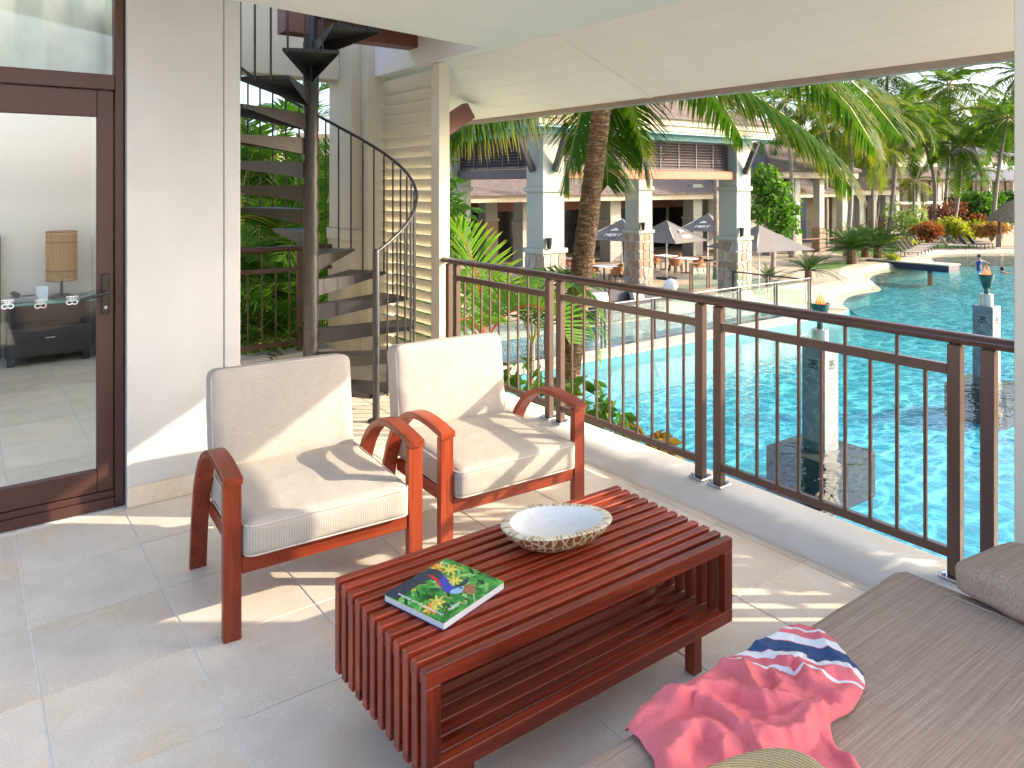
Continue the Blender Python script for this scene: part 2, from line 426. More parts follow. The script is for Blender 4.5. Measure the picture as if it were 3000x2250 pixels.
cu = thing('curtain', 'pale green sheer curtain behind the transom pane', 'curtain', (-.45, 4.50, 2.0))
m = MB(); pts_ = [(i*.03, .035*math.sin(i*.9)+.015*math.sin(i*2.3)) for i in range(49)]
m.add([(x,y,0) for x,y in pts_]+[(x,y+.01*math.sin(x*9),1.3) for x,y in pts_], [(i,i+1,50+i,49+i) for i in range(48)]); m.build('sheer_panel', simple('sheer_fabric', (.62,.68,.62), .9), cu, smooth=80)
MB().tube([(-.05,0,1.31),(1.5,0,1.31)], .012, 8).build('curtain_rod', M['chrome'], cu)
# ---- ceiling: flat soffit with the stairwell opening, sloped boarded eave
SZ = 2.58
m = MB()
m.prism([(-3.0,3.35),(.2,3.35),(3.0,1.2),(3.0,4.41),(1.19,4.06),(-3.0,4.06)], SZ, SZ+.28)
soff = struct(m.build('ceiling', M['ceil']))
MB().box(3.001, 3.17, -1.2, 6.9, SZ+.001, 4.3).build('sun_blocking_parapet', M['ceil'], soff)  # unseen parapet added to block sun where the ceiling is cut back
tag(MB().box(1.9, 3.0, 5.36, 5.52, 2.725, 2.95).build('landing_beam', M['beam']), 'brown steel beam under the upper stair landing', 'beam')
# sloped eave lining: boards with shadow gaps, cross joints
EX, EZ = 4.0, 2.235
ang = math.atan2(EZ-(SZ-.0), EX-3.1); L = math.hypot(EX-3.1, EZ-SZ)
ev = bpy.data.objects.new('eave_ceiling', None); COL.objects.link(ev); ev.location = (3.1, 0, SZ); ev.rotation_euler = (0, -ang, 0); struct(ev)
nb = 6; bw = L/nb
joints = [-1.2, .98, 3.75, 6.9]
for a, b in zip(joints[:-1], joints[1:]):
    me = None
    for i in range(nb):
        q = MB().cbox(.0006, bw-.0006, a+.012, b-.012, .0, .02, .0012)
        if me is None: me = q.build('lining_board', M['ceil'], ev, (i*bw,0,0)).data
        else: link('lining_board', me, ev, (i*bw, 0, 0))
for j in joints[1:-1]:
    MB().cbox(0, L, j-.03, j+.03, -.006, -.0005, .002).build('cover_strip', M['ceil'], ev)
MB().box(-.0, L+.05, -1.2, 6.9, .022, .05).build('lining_back', M['ceil'], ev)
tag(MB().cbox(EX+.005, EX+.09, -1.2, 6.9, EZ-.035, EZ+.19, .004).build('fascia', simple('eave_fascia', (.24,.20,.165), .5)), 'beige painted fascia along the outer edge of the balcony eave', 'fascia')
tag(MB().cbox(3.1, EX+.6, -1.2, 6.9, 2.95, 3.02, .004).build('roof', simple('roof_sheet', (.14,.09,.07), .6)), 'brown roof above the balcony eave', 'roof')
# diagonal bracket at the far corner
tag(MB().bar((3.20,5.62,1.98),(3.66,5.62,2.27), .10, .15).build('eave_bracket', M['beam']), 'dark red-brown timber bracket below the eave at louvre screen', 'bracket')

# ---- louvre screens
def louvre_screen(y_near, y_far, label):
    s = thing('louvre_screen', label, 'louvre screen', (3.1, y_near, .082), 0, 'cream louvre screens at the balcony edge')
    Lw = y_far-y_near; H = SZ-.085
    MB().cbox(-.05, .05, 0, .10, 0, H, .004).build('post', M['slatpaint'], s)
    MB().cbox(-.03, .03, .101, .16, 0, H-.04, .004).build('stile', M['slatpaint'], s)
    MB().cbox(-.03, .03, Lw-.06, Lw, 0, H-.04, .004).build('stile', M['slatpaint'], s)
    MB().cbox(-.029, .031, .161, Lw-.061, H-.10, H-.04, .004).build('top_rail', M['slatpaint'], s)
    MB().cbox(-.029, .031, .161, Lw-.061, 0.0, .07, .004).build('bottom_rail', M['slatpaint'], s)
    n = 25; pz = (H-.18)/n; me = None
    for i in range(n):
        a = R(58)                                   # nearly closed blades
        if me is None:
            q = MB(); hw = pz*.60
            q.cbox(-hw, hw, .1615, Lw-.0615, -.005, .005, .003)
            me = q.build('louvre_blade', M['slatpaint'], s, (0,0,.09+pz*(i+.5)), (0,a,0)).data
        else: link('louvre_blade', me, s, (0,0,.09+pz*(i+.5)), (0,a,0))
    return s
louvre_screen(5.11, 6.30, 'cream louvre screen between spiral stair and pool railing')
s2 = louvre_screen(-.75, 1.095, 'cream louvre screen at right picture edge beside the daybed')
# mirror: its post stands on the far side, towards the railing
s2.location = (3.1, 1.095, .082); s2.scale = (1, -1, 1)

# ---- stairwell rear wall, pier
pw = thing('pier', 'cream rendered pier at the rear corner behind spiral stair rail', 'pier', (2.84, 6.30, 0))
MB().cbox(0, .36, 0, .50, 1.20, 5.2, .008).build('shaft', M['cream'], pw)
MB().cbox(.09, .36, -.15, -.001, -.3, 5.2, .006).build('nib', M['cream'], pw)
MB().cbox(-.03, .39, -.03, .53, 1.10, 1.1995, .006).build('ledge', M['cream'], pw)
MB().cbox(-.01, .38, -.012, .51, -.3, 1.0995, .006).build('base', M['cream'], pw)
tag(MB().cbox(1.22, 2.839, 6.55, 6.80, 2.58, 5.2, .006).build('lintel_wall', M['cream']), 'cream wall above the rear stairwell opening', 'wall')
tag(MB().cbox(3.05, 3.20, 5.53, 6.145, 2.86, 5.2, .006).build('upper_wall', M['cream']), 'cream upper wall above the louvre screen by the stair', 'wall')

# ---- railing panels
def railing_panel(y0, y1, label, x=3.1, bal=9):
    p = thing('balustrade', label, 'railing', (x, y0, .082), 0, 'railing panels along the pool side')
    Lp = y1-y0
    for yy in (0, Lp):
        po = MB().cbox(-.021, .021, yy-.024, yy+.024, .010, .905, .003).build('post', M['rail'], p)
        bp = MB().cbox(-.045, .045, yy-.045, yy+.045, .0005, .010, .003).tube([(.03,yy-.03,.010),(.03,yy-.03,.02)], .009, 8).tube([(-.032,yy+.03,.010),(-.032,yy+.03,.02)], .009, 8).build('base_plate', M['chrome'], po)
    MB().cbox(-.014, .014, .0245, Lp-.0245, .785, .825, .002).build('mid_rail', M['rail'], p)
    MB().cbox(-.014, .014, .0245, Lp-.0245, .075, .112, .002).build('bottom_rail', M['rail'], p)
    sp = Lp/(bal+1); ml = MB().cbox(-.0065, .0065, -.0065, .0065, .1125, .7845, .001); me = None
    for i in range(bal):
        if me is None: me = ml.build('baluster', M['rail'], p, (0,sp*(i+1),0)).data
        else: link('baluster', me, p, (0,sp*(i+1),0))
    ms = MB().cbox(-.0065, .0065, -.0065, .0065, .8255, .905, .001); me = None
    for i in range(1, bal, 2):
        if me is None: me = ms.build('stub', M['rail'], p, (0,sp*(i+1),0)).data
        else: link('stub', me, p, (0,sp*(i+1),0))
    return p
railing_panel(3.794, 4.925, 'taupe railing panel nearest the louvre screen, behind right armchair')
railing_panel(2.55, 3.681, 'taupe railing panel in the middle, above the coffee table')
railing_panel(1.312, 2.433, 'taupe railing panel nearest the daybed, before the pool pillars')
pe = thing('railing_post', 'single taupe railing post touching louvre screen, left end of railing', 'post', (3.1, 5.04, .082), 0, 'end posts of the railing')
MB().cbox(-.021, .021, -.024, .024, .01, .905, .003).build('post', M['rail'], pe)
pe2 = thing('railing_post', 'single taupe railing post at the right end beside the daybed', 'post', (3.1, 1.195, .082), 0, 'end posts of the railing')
MB().cbox(-.021, .021, -.024, .024, .01, .905, .003).build('post', M['rail'], pe2)
hr = [(.036*math.cos(a)*1.0, .024*math.sin(a)) for a in [2*math.pi*i/20 for i in range(20)]]
m = MB(); n = 20
m.add([(3.1+x, 1.09, 1.012+z) for x,z in hr]+[(3.1+x, 5.20, 1.012+z) for x,z in hr], [(i,n+i,n+(i+1) % n,(i+1) % n) for i in range(n)]+[tuple(range(n)), tuple(range(2*n-1,n-1,-1))])
tag(m.build('handrail', M['railtop'], smooth=50), 'long glossy brown rounded handrail along the pool-side railing', 'handrail')
# rear railing
rr = thing('rear_railing', 'dark brown railing behind the spiral stair in front of palms', 'railing', (1.22, 6.72, .08))
MB().cbox(0, 1.61, -.03, .03, .92, .97, .012).build('handrail', M['railtop'], rr, smooth=40)
MB().cbox(0, 1.61, -.014, .014, .735, .772, .002).build('mid_rail', M['rail'], rr)
MB().cbox(0, 1.61, -.014, .014, .06, .10, .002).build('bottom_rail', M['rail'], rr)
me = None
for i in range(12):
    if me is None: me = MB().cbox(-.0065,.0065,-.0065,.0065,.1005,.7345,.001).build('baluster', M['rail'], rr, (.08+i*.125,0,0)).data
    else: link('baluster', me, rr, (.08+i*.125, 0, 0))
me = None
for i in range(1, 12, 2):
    if me is None: me = MB().cbox(-.0065,.0065,-.0065,.0065,.7725,.9195,.001).build('stub', M['rail'], rr, (.08+i*.125,0,0)).data
    else: link('stub', me, rr, (.08+i*.125, 0, 0))
for x in (1.30, 1.46): MB().cbox(x-.024, x+.024, -.021, .021, .0, .9195, .003).build('post', M['rail'], rr)

# ---- spiral stair
SC = Vector((2.113, 5.40, 0)); RISE = .178; STEP = R(24.3)
st = thing('spiral_stair', 'dark steel spiral staircase with wedge treads and thin balusters', 'staircase', SC)
A0 = R(28.4) - TH - 4*STEP                         # world angle of the front edge of tread k is A0 + k*STEP
MB().lathe([(.0525,0),(.0525,4.0)], 28).build('centre_pole', M['stair'], st, smooth=50)
w0, w1 = R(0), R(27.5); ro, ri = .76, .05
def tread_mesh():
    m = MB(); n = 5
    def pt(r, a, z): return (r*math.cos(a), r*math.sin(a), z)
    # top plate
    arc = [w0+(w1-w0)*i/n for i in range(n+1)]
    top = [(ri*math.cos(w0), ri*math.sin(w0))]+[(ro*math.cos(a), ro*math.sin(a)) for a in arc]+[(ri*math.cos(w1), ri*math.sin(w1))]
    m.prism(top, -.006, 0)
    for a, s in ((w0, 1), (w1, -1)):               # tapered side plates
        nx, ny = -math.sin(a)*.006*s, math.cos(a)*.006*s
        P = [pt(ri,a,-.0065), pt(ro-.004,a,-.0065), pt(ro-.004,a,-.022), pt(ri,a,-.125)]
        Q = [(x+nx,y+ny,z) for x,y,z in P]
        fs = [(0,1,2,3),(7,6,5,4),(0,4,5,1),(1,5,6,2),(2,6,7,3),(3,7,4,0)]
        m.add(P+Q, fs)
    for i in range(n):                              # thin outer lip
        a, b = arc[i], arc[i+1]
        P = [pt(ro,a,-.0065),pt(ro,b,-.0065),pt(ro,b,-.022),pt(ro,a,-.022)]; Q = [pt(ro-.005,a,-.0065),pt(ro-.005,b,-.0065),pt(ro-.005,b,-.022),pt(ro-.005,a,-.022)]
        m.add(P+Q, [(0,1,2,3),(7,6,5,4),(3,2,6,7)])
    m.lathe([(.058,-.13),(.058,0.0)], 20)
    return m
me = None; NT_ = 15
for k in range(1, NT_+1):
    if me is None: me = tread_mesh().build('tread', M['stair'], st, (0,0,RISE*k), (0,0,A0+STEP*k), smooth=35).data
    else: link('tread', me, st, (0,0,RISE*k), (0,0,A0+STEP*k))
def rail_z(a): return 1.13 + RISE*(a-(A0+STEP*1))/STEP
rr_ = .785
a_s, a_e = A0+STEP*1.1, A0+STEP*(NT_+1)
pts = []
for i in range(121):
    a = a_s+(a_e-a_s)*i/120; pts.append((rr_*math.cos(a), rr_*math.sin(a), rail_z(a)))
MB().tube(pts, .0125, 10).build('helical_handrail', M['stair'], st, smooth=50)
bme = None
for k in range(1, NT_+1):
    for j in range(3):
        if k == 1 and j == 0: continue
        a = A0+STEP*(k+(j+.35)/3)
        zb = RISE*k-.03; zt = rail_z(a)-.012
        if bme is None:
            bme = MB().tube([(0,0,0),(0,0,1.0)], .0075, 8).build('baluster', M['stair'], st, smooth=50)
            o = bme; bme = o.data
        else: o = link('baluster', bme, st)
        o.location = (.772*math.cos(a), .772*math.sin(a), zb); o.scale = (1,1,zt-zb)
a = A0+STEP*1.1
nw = MB().lathe([(.024,.0),(.024,1.15),(.020,1.165),(.012,1.172)], 18).build('newel_post', M['stair'], st, (rr_*math.cos(a), rr_*math.sin(a), 0), smooth=50)
MB().lathe([(.055,.0005),(.055,.012),(.030,.020)], 20).build('foot_flange', M['stair'], nw, smooth=50)
# landing plate at the top
a = A0+STEP*16
m = MB(); m.prism([(0,0)]+[(1.1*math.cos(a+R(q)), 1.1*math.sin(a+R(q))) for q in (0,25,50,75)], 2.845, 2.87).build('landing', M['stair'], st)

# ================================================================ ROOM BEHIND THE DOOR
room = struct(MB().box(-3.0, 1.04, 4.27, 8.6, -.32, -.0034).build('room_floor', M['grout']))
lay_tiles(room, -.9, 1.04, 4.27, 8.45, M['tile_in'])
M['roomwall'] = simple('room_wall_paint', (.93,.84,.70), .9, 0, .02, 1)
rmw = thing('room_wall', 'plain cream bedroom wall seen through the glass door', 'wall', (0, 8.45, 0))
MB().box(-3.0, 1.05, 0, .15, -.3, 2.85).build('back_wall', M['roomwall'], rmw)
MB().cbox(-3.0, 1.048, -.015, -.0005, .001, .12, .003).build('skirting', simple('skirt_wood', (.33,.24,.17), .5), rmw)
tag(MB().box(1.0405, 1.0495, 4.43, 8.449, -.3, 2.85).build('room_wall', M['roomwall']), 'cream bedroom side wall right of the bedside table', 'wall')
M['ebony'] = simple('ebony_veneer', (.022,.022,.026), .25, 0, .2, 5)
bt = thing('bedside_table', 'dark bedside table with green-edged glass top behind the glass', 'table', (.65, 8.10, 0))
MB().cbox(-.32, .32, -.22, .22, .08, .33, .004).build('drawer_box', M['ebony'], bt)
MB().cbox(-.30, .30, -.232, -.2205, .10, .30, .003).build('drawer_front', M['ebony'], bt)
MB().cbox(-.04, .04, -.245, -.2325, .235, .245, .002).build('drawer_pull', M['chrome'], bt)
for sx in (-1, 1):
    MB().cbox(*sorted((sx*.32, sx*.285)), -.22, .22, .3305, .538, .004).build('side_panel', M['ebony'], bt)
    for yy in (-.2, .17): MB().cbox(sx*.29-.03, sx*.29+.03, yy, yy+.05, .002, .0795, .003).build('foot', M['ebony'], bt)
MB().cbox(-.284, .284, .19, .2195, .3305, .538, .002).build('back_panel', M['ebony'], bt)
MB().cbox(-.34, .34, -.24, .235, .540, .550, .003).build('glass_top', simple('green_glass', (.10,.42,.34), .06), bt)
lp = thing('table_lamp', 'table lamp with amber bamboo stick shade on the bedside table', 'lamp', (.77, 8.20, .552))
MB().lathe([(.11,0),(.11,.012),(.06,.03),(.015,.035),(.012,.19)], 24).build('lamp_base', M['ebony'], lp, smooth=40)
shm = simple('bamboo_amber', (.55,.27,.08), .6, 0, .25, 30)
MB().lathe([(.098,.17),(.098,.60)], 32).build('shade_liner', simple('shade_liner', (.72,.46,.20), .8), lp, smooth=50)
me = None
for i in range(40):
    a = 2*math.pi*i/40
    if me is None: me = MB().tube([(0,0,.155),(0,0,.62)], .0045, 6).build('bamboo_stick', shm, lp, (.125*math.cos(a), .125*math.sin(a), 0)).data
    else: link('bamboo_stick', me, lp, (.125*math.cos(a), .125*math.sin(a), 0))
for z in (.16, .25, .52, .615):
    MB().tube([(.128*math.cos(2*math.pi*i/32), .128*math.sin(2*math.pi*i/32), z) for i in range(33)], .005, 6).build('hoop', simple('rattan', (.25,.10,.03), .6), lp)
ph = thing('telephone', 'grey desk telephone on the bedside glass top', 'telephone', (.46, 8.05, .552), R(8))
MB().cbox(-.09, .10, -.06, .09, 0, .05, .008).build('body', simple('phone_grey', (.30,.30,.31), .5), ph)
MB().cbox(-.085, -.035, -.075, .10, .052, .095, .015).build('handset', M['ebony'], ph)
me = None
for i in range(4):
    for j in range(3):
        if me is None: me = MB().cbox(-.008,.008,-.007,.007,.0502,.056,.002).build('key', M['ebony'], ph, (.0+i*.022, -.03+j*.03, 0)).data
        else: link('key', me, ph, (.0+i*.022, -.03+j*.03, 0))
tag(MB().add([(-.045,0,0),(.045,0,0),(.045,.03,.13),(-.045,.03,.13),(-.045,.06,0),(.045,.06,0)], [(0,1,2,3),(3,2,5,4)]).build('tent_card', M['white'], None, (.60, 8.02, .552), (0,0,R(-5))), 'small white tent card between telephone and lamp', 'card')
tag(MB().cbox(-1.6, .30, 8.33, 8.44, .0, 1.14, .006).build('headboard', simple('headboard_grey', (.055,.055,.062), .45), None), 'dark grey headboard at the left edge inside the bedroom', 'headboard')
bd = thing('bed', 'bed with white sheets at left inside the bedroom', 'bed', (-.75, 7.35, 0))
MB().cbox(-.85, .80, -.95, .95, .05, .32, .02).build('base', M['ebony'], bd)
MB().cbox(-.84, .79, -.94, .94, .3205, .60, .06).build('mattress', simple('bed_linen', (.80,.79,.76), .9), bd, smooth=40)
# ================================================================ FURNITURE
from mathutils import noise as mnoise
def soft_box(sx, sy, sz, r, n=14, puff=(0,0,0), wob=.0, seed=0):
    """rounded, slightly puffed cushion centred on the origin (half sizes sx, sy, sz)"""
    idx = {}; vs = []; fs = []
    def key(p): return tuple(round(c, 5) for c in p)
    def vert(u, v, w):
        k = key((u,v,w))
        if k in idx: return idx[k]
        p = Vector((u*sx, v*sy, w*sz)); q = Vector((max(-(sx-r), min(sx-r, p.x)), max(-(sy-r), min(sy-r, p.y)), max(-(sz-r), min(sz-r, p.z))))
        dv = p-q
        if dv.length > 1e-6: p = q+dv.normalized()*r
        if abs(w) == 1 or True:
            p.z += puff[2]*w*(1-u*u)*(1-v*v)
            p.y += puff[1]*v*(1-u*u)*(1-w*w)
            p.x += puff[0]*u*(1-v*v)*(1-w*w)
        if wob: p += Vector((mnoise.noise(p*9+Vector((seed,0,0))), mnoise.noise(p*9+Vector((0,seed+5,0))), mnoise.noise(p*9+Vector((0,0,seed+9)))))*wob
        idx[k] = len(vs); vs.append(p); return idx[k]
    g = [math.sin((-1+2*i/n)*math.pi/2)*.35+(-1+2*i/n)*.65 for i in range(n+1)]
    for ax in range(3):
        for e in (-1, 1):
            for i in range(n):
                for j in range(n):
                    q = []
                    for (a, b) in ((i,j),(i+1,j),(i+1,j+1),(i,j+1)):
                        c = [0,0,0]; c[ax] = e; c[(ax+1) % 3] = g[a]; c[(ax+2) % 3] = g[b]; q.append(vert(*c))
                    fs.append(tuple(q if e > 0 else q[::-1]))
    return MB().add(vs, fs)
def loop_pts(sx, sy, r, n=5):
    P = []
    for cx, cy, a0 in ((sx-r,sy-r,0),(-(sx-r),sy-r,90),(-(sx-r),-(sy-r),180),(sx-r,-(sy-r),270)):
        for i in range(n+1):
            a = R(a0+90*i/n); P.append((cx+r*math.cos(a), cy+r*math.sin(a)))
    return P+[P[0]]
def make_chair():
    c = thing('armchair', 'x', 'armchair')
    top = [(-.010,.578),(.06,.590),(.13,.599),(.20,.602),(.26,.598),(.32,.584),(.38,.556),(.44,.512),(.495,.45),(.54,.375),(.575,.29),(.602,.19),(.622,.09),(.636,.0)]
    th = .027; inn = []
    for i, (y, z) in enumerate(top):
        a = top[max(i-1,0)]; b = top[min(i+1,len(top)-1)]; tx, tz = b[0]-a[0], b[1]-a[1]; l = math.hypot(tx, tz)
        inn.append((y+tz/l*th, z-tx/l*th) if i < len(top)-1 else (y-th*1.02, z))
    inn[0] = (-.010, .551)
    for sx in (-1, 1):
        x0, x1 = sorted((sx*.387, sx*.321))
        m = MB(); n = len(top); e = .0025
        ring = top+inn[::-1]; k = len(ring)
        # chamfered sides: two slightly inset end rings
        cy = [(p[0], p[1]) for p in ring]
        def inset(i):
            a = cy[i-1]; b = cy[i]; c_ = cy[(i+1) % k]
            mid = ((top[min(i if i < n else k-1-i, n-1)][0]+inn[min(i if i < n else k-1-i, n-1)][0])/2, (top[min(i if i < n else k-1-i, n-1)][1]+inn[min(i if i < n else k-1-i, n-1)][1])/2)
            dx, dz = mid[0]-b[0], mid[1]-b[1]; l = math.hypot(dx, dz); return (b[0]+dx/l*e, b[1]+dz/l*e)
        rings = [[(x0, *inset(i)) for i in range(k)], [(x0+e, *cy[i]) for i in range(k)], [(x1-e, *cy[i]) for i in range(k)], [(x1, *inset(i)) for i in range(k)]]
        vs = [p for rg in rings for p in rg]
        fs = [(a*k+i, a*k+(i+1) % k, (a+1)*k+(i+1) % k, (a+1)*k+i) for a in range(3) for i in range(k)]
        for i in range(n-1):
            j = k-1-i
            fs.append((i+1, i, j, j-1)); fs.append((3*k+i, 3*k+i+1, 3*k+j-1, 3*k+j))
        m.add(vs, fs); m.build('bent_arm', M['chairy'], c, smooth=28)
        MB().cbox(*sorted((sx*.385, sx*.323)), .0, .034, .001, .5505, .0025).build('front_leg', M['chairz'], c)
        MB().cbox(*sorted((sx*.3225, sx*.295)), .030, .555, .235, .292, .003).build('side_rail', M['chairy'], c)
    MB().cbox(-.3225, .3225, .006, .0295, .225, .288, .003).build('front_rail', M['chairx'], c)
    MB().cbox(-.2945, .2945, .535, .560, .23, .285, .003).build('back_rail', M['chairx'], c)
    MB().box(-.2945, .2945, .030, .534, .262, .274).build('seat_board', M['chairx'], c)
    for i in range(4): MB().cbox(-.25+i*.155, -.215+i*.155, .590, .612, .27, .66, .003).build('back_slat', M['chairz'], c, rot=(R(-7),0,0))
    sc_ = soft_box(.316, .305, .064, .028, 18, (.004,.006,.012), .004, 3).build('seat_cushion', M['cush_v'], c, (0, .275, .355), (R(1.2),0,0), smooth=60)
    for z in (.040, -.040):
        MB().tube([(x,y,z+.012*(1 if z > 0 else -1)) for x,y in loop_pts(.3155,.3045,.035)], .0032, 6).build('piping', M['piping'], sc_, smooth=60)
    bc = soft_box(.308, .062, .212, .030, 18, (.004,.014,.006), .004, 11).build('back_cushion', M['cush_h'], c, (0, .628, .600), (R(-7),0,0), smooth=60)
    for y in (-.046, .046):
        MB().tube([(x,y,z) for x,z in loop_pts(.3045,.2085,.035)], .0032, 6).build('piping', M['piping'], bc, smooth=60)
    return c
c1 = make_chair(); c1.location = (1.122, 2.672, 0); c1.rotation_euler = (0,0,R(-3.2)); c1['label'] = 'red timber armchair with ribbed cream cushions nearest the glass door'; c1['group'] = 'matching timber armchairs'
c2 = copy_tree(c1); c2.location = (1.985, 2.652, 0); c2.rotation_euler = (0,0,R(-2.4)); c2['label'] = 'red timber armchair with ribbed cream cushions nearest the pool railing'

# ---- coffee table
X0, X1, YA, YB, ZT, ZB = .908, 2.084, 1.580, 2.130, .42, .14
tb = thing('coffee_table', 'long red slatted timber coffee table with open shelf', 'table', (X0, YA, 0))
LX, LY = X1-X0, YB-YA; ns = 12; th = .0285; gap = (LY-ns*th)/(ns-1); up = .042
mt = MB().cbox(0, LX, 0, th, ZT-.030, ZT, .0022); mu = MB().cbox(0, up, 0, th, ZB+.0285, ZT-.0302, .0022); mb = MB().cbox(0, LX, 0, th, ZB, ZB+.028, .0022)
mf = MB().cbox(0, LX, 0, th, ZT-.042, ZT, .0022); mfb = MB().cbox(0, LX, 0, th, ZB, ZB+.042, .0022); muf = MB().cbox(0, up, 0, th, ZB+.0422, ZT-.0422, .0022)
D = {}
def shared(key, m, name, mat, par, loc):
    if key not in D: D[key] = m.build(name, mat, par, loc).data
    else: link(name, D[key], par, loc)
for i in range(ns):
    y = i*(th+gap); e = i in (0, ns-1)
    shared('tf' if e else 't', mf if e else mt, 'top_slat', M['woodx'], tb, (0,y,0))
    shared('bf' if e else 'b', mfb if e else mb, 'shelf_slat', M['woodx'], tb, (0,y,0))
    for x in (0, LX-up): shared('uf' if e else 'u', muf if e else mu, 'upright', M['woodz'], tb, (x,y,0))
mg = MB().cbox(.006, up-.006, 0, gap+.002, ZT-.046, ZT-.012, .001)
for i in range(ns-1):
    for x in (0, LX-up): shared('sp', mg, 'spacer', M['woody'], tb, (x, i*(th+gap)+th-.001, -.004))
for x in (LX*.33, LX*.66): MB().cbox(x-.02, x+.02, .03, LY-.03, ZT-.052, ZT-.0305, .002).build('cross_rail', M['woody'], tb)
for x in (.12, LX-.16):
    MB().cbox(x-.01, x+.05, .031, LY-.031, ZB-.022, ZB-.0005, .002).build('cross_rail', M['woody'], tb)
    for y in (.03, LY-.07): MB().cbox(x, x+.04, y, y+.04, .0012, ZB-.0225, .002).build('leg', M['woodz'], tb)

# ---- bowl: egg-shaped carved bowl
N = NT('bowl_outside'); v = N.coord(); vo = N.n('TexVoronoi', feature='DISTANCE_TO_EDGE'); vo.inputs['Scale'].default_value = 1; 
mp = N.coord('Object', (46,46,12)); N.l(mp, vo.inputs['Vector'])
crk = N.ramp(vo.outputs['Distance'], (.06, (1,1,1)), (.13, (0,0,0)))
M['bowl_out'] = N.set(N.mix(crk, N.ramp(N.noise(v, 130, 4), (.3, (.13,.035,.010)), (.7, (.34,.14,.045))), (.62,.50,.32)), .55)
N = NT('bowl_rim'); v = N.coord(); s = N.n('SeparateXYZ'); N.l(v, s.inputs[0]); an = N.math('ARCTAN2', s.outputs[1], s.outputs[0])
cb = N.n('CombineXYZ'); N.l(N.math('MULTIPLY', an, 9.5), cb.inputs[0]); N.l(N.math('MULTIPLY', N.math('SQRT', N.math('ADD', N.math('POWER', s.outputs[0], 2.), N.math('POWER', s.outputs[1], 2.))), 10.), cb.inputs[1])
vo = N.n('TexVoronoi', feature='DISTANCE_TO_EDGE'); vo.inputs['Scale'].default_value = 1; N.l(cb.outputs[0], vo.inputs['Vector'])
crk = N.ramp(vo.outputs['Distance'], (.09, (1,1,1)), (.18, (0,0,0)))
M['bowl_rim'] = N.set(N.mix(crk, N.ramp(N.noise(v, 160, 4), (.3, (.34,.21,.10)), (.7, (.56,.40,.22))), (.74,.66,.48)), .5)
M['bowl_in'] = simple('bowl_inside', (.76,.73,.66), .22, 0, .05, 40)
bw_ = thing('bowl', 'egg-shaped brown and cream patterned bowl with white inside on coffee table', 'bowl', (1.578, 1.902, ZT+.001), R(-18))
nn = 56
def egg(a):
    r = 1/math.sqrt((math.cos(a)/.188)**2+(math.sin(a)/.130)**2)
    return r*(1+.040*math.cos(3*a+R(25))+.02*math.cos(2*a+.9))
def bowl_rings(lst):
    m = MB(); vs = []
    for k, z in lst:
        for j in range(nn):
            a = 2*math.pi*j/nn; r = egg(a)*k; vs.append((r*math.cos(a), r*math.sin(a), z))
    fs = [(i*nn+j, i*nn+(j+1) % nn, (i+1)*nn+(j+1) % nn, (i+1)*nn+j) for i in range(len(lst)-1) for j in range(nn)]
    m.add(vs, fs); return m
m = bowl_rings([(.30,0),(.55,.006),(.74,.022),(.88,.042),(.96,.060),(1.0,.073)]); m.f.insert(0, tuple(range(nn))[::-1]); m.m.insert(0,0)
m.build('outer_shell', M['bowl_out'], bw_, smooth=60)
bowl_rings([(1.0,.0731),(.985,.078),(.90,.079),(.835,.077)]).build('rim', M['bowl_rim'], bw_, smooth=60)
m = bowl_rings([(.835,.0771),(.815,.070),(.70,.052),(.55,.036),(.35,.027),(.12,.024)]); k = len(m.v); m.f.append(tuple(range(k-nn,k))); m.m.append(0)
m.build('inner_bowl', M['bowl_in'], bw_, smooth=60)

# ---- travel book with bird cover
BA = Vector((.966,1.924)); ux = Vector((1.03,1.70))-BA; uy = Vector((1.216,2.006))-BA
bk = thing('book', 'glossy green travel book with cassowary cover on coffee table', 'book', (BA.x, BA.y, ZT+.001), math.atan2(ux.y, ux.x))
BW, BH, BT = .231, .262, .021
MB().cbox(0, BW, 0, BH, 0, .0018, .0006).build('back_cover', simple('navy_cover', (.03,.03,.14), .3), bk)
MB().box(.003, BW-.001, .003, BH-.003, .0019, BT-.0019).build('page_block', ribbed('page_edges', (.78,.78,.76), (.62,.62,.60), 2, 700, .2), bk)
N = NT('cover_print'); v = N.coord(); 
f1 = N.noise(v, 26, 5, .6, .7); f2 = N.noise(N.coord('Object', (14,30,10), (0,0,R(35))), 1.3, 4, .55, .5)
c = N.ramp(f1, (.28, (.004,.05,.012)), (.45, (.015,.20,.03)), (.6, (.09,.42,.06)), (.75, (.42,.62,.22)))
c = N.mix(N.ramp(f2, (.56, (0,0,0)), (.68, (.9,.9,.9))), c, N.ramp(N.noise(v, 40, 3), (.35, (.55,.22,.02)), (.6, (.75,.60,.08))))
M['cover'] = N.set(c, .22)
cv = MB().cbox(0, BW, 0, BH, BT-.0018, BT, .0006).build('front_cover', M['cover'], bk)
def zuv(x, y): x -= 130; y -= 870; return ((605*x+980*y)/1058400*BW, (475*x-980*y)/1058400*BH)
def print_shape(name, pts, mat, dz):
    P = [zuv(*p) for p in pts]; P = [(min(max(x,.0004),BW-.0004), min(max(y,.0004),BH-.0004)) for x,y in P]
    tri = tessellate_polygon([[Vector((x,y,0)) for x,y in P]])
    m = MB().add([(x,y,BT+dz) for x,y in P], [t if (Vector((*P[t[1]],0))-Vector((*P[t[0]],0))).cross(Vector((*P[t[2]],0))-Vector((*P[t[0]],0))).z > 0 else t[::-1] for t in tri])
    return m.build(name, mat, cv)
feather = NT('feather_print'); v = feather.coord('Object', (60,600,60), (0,0,R(30))); 
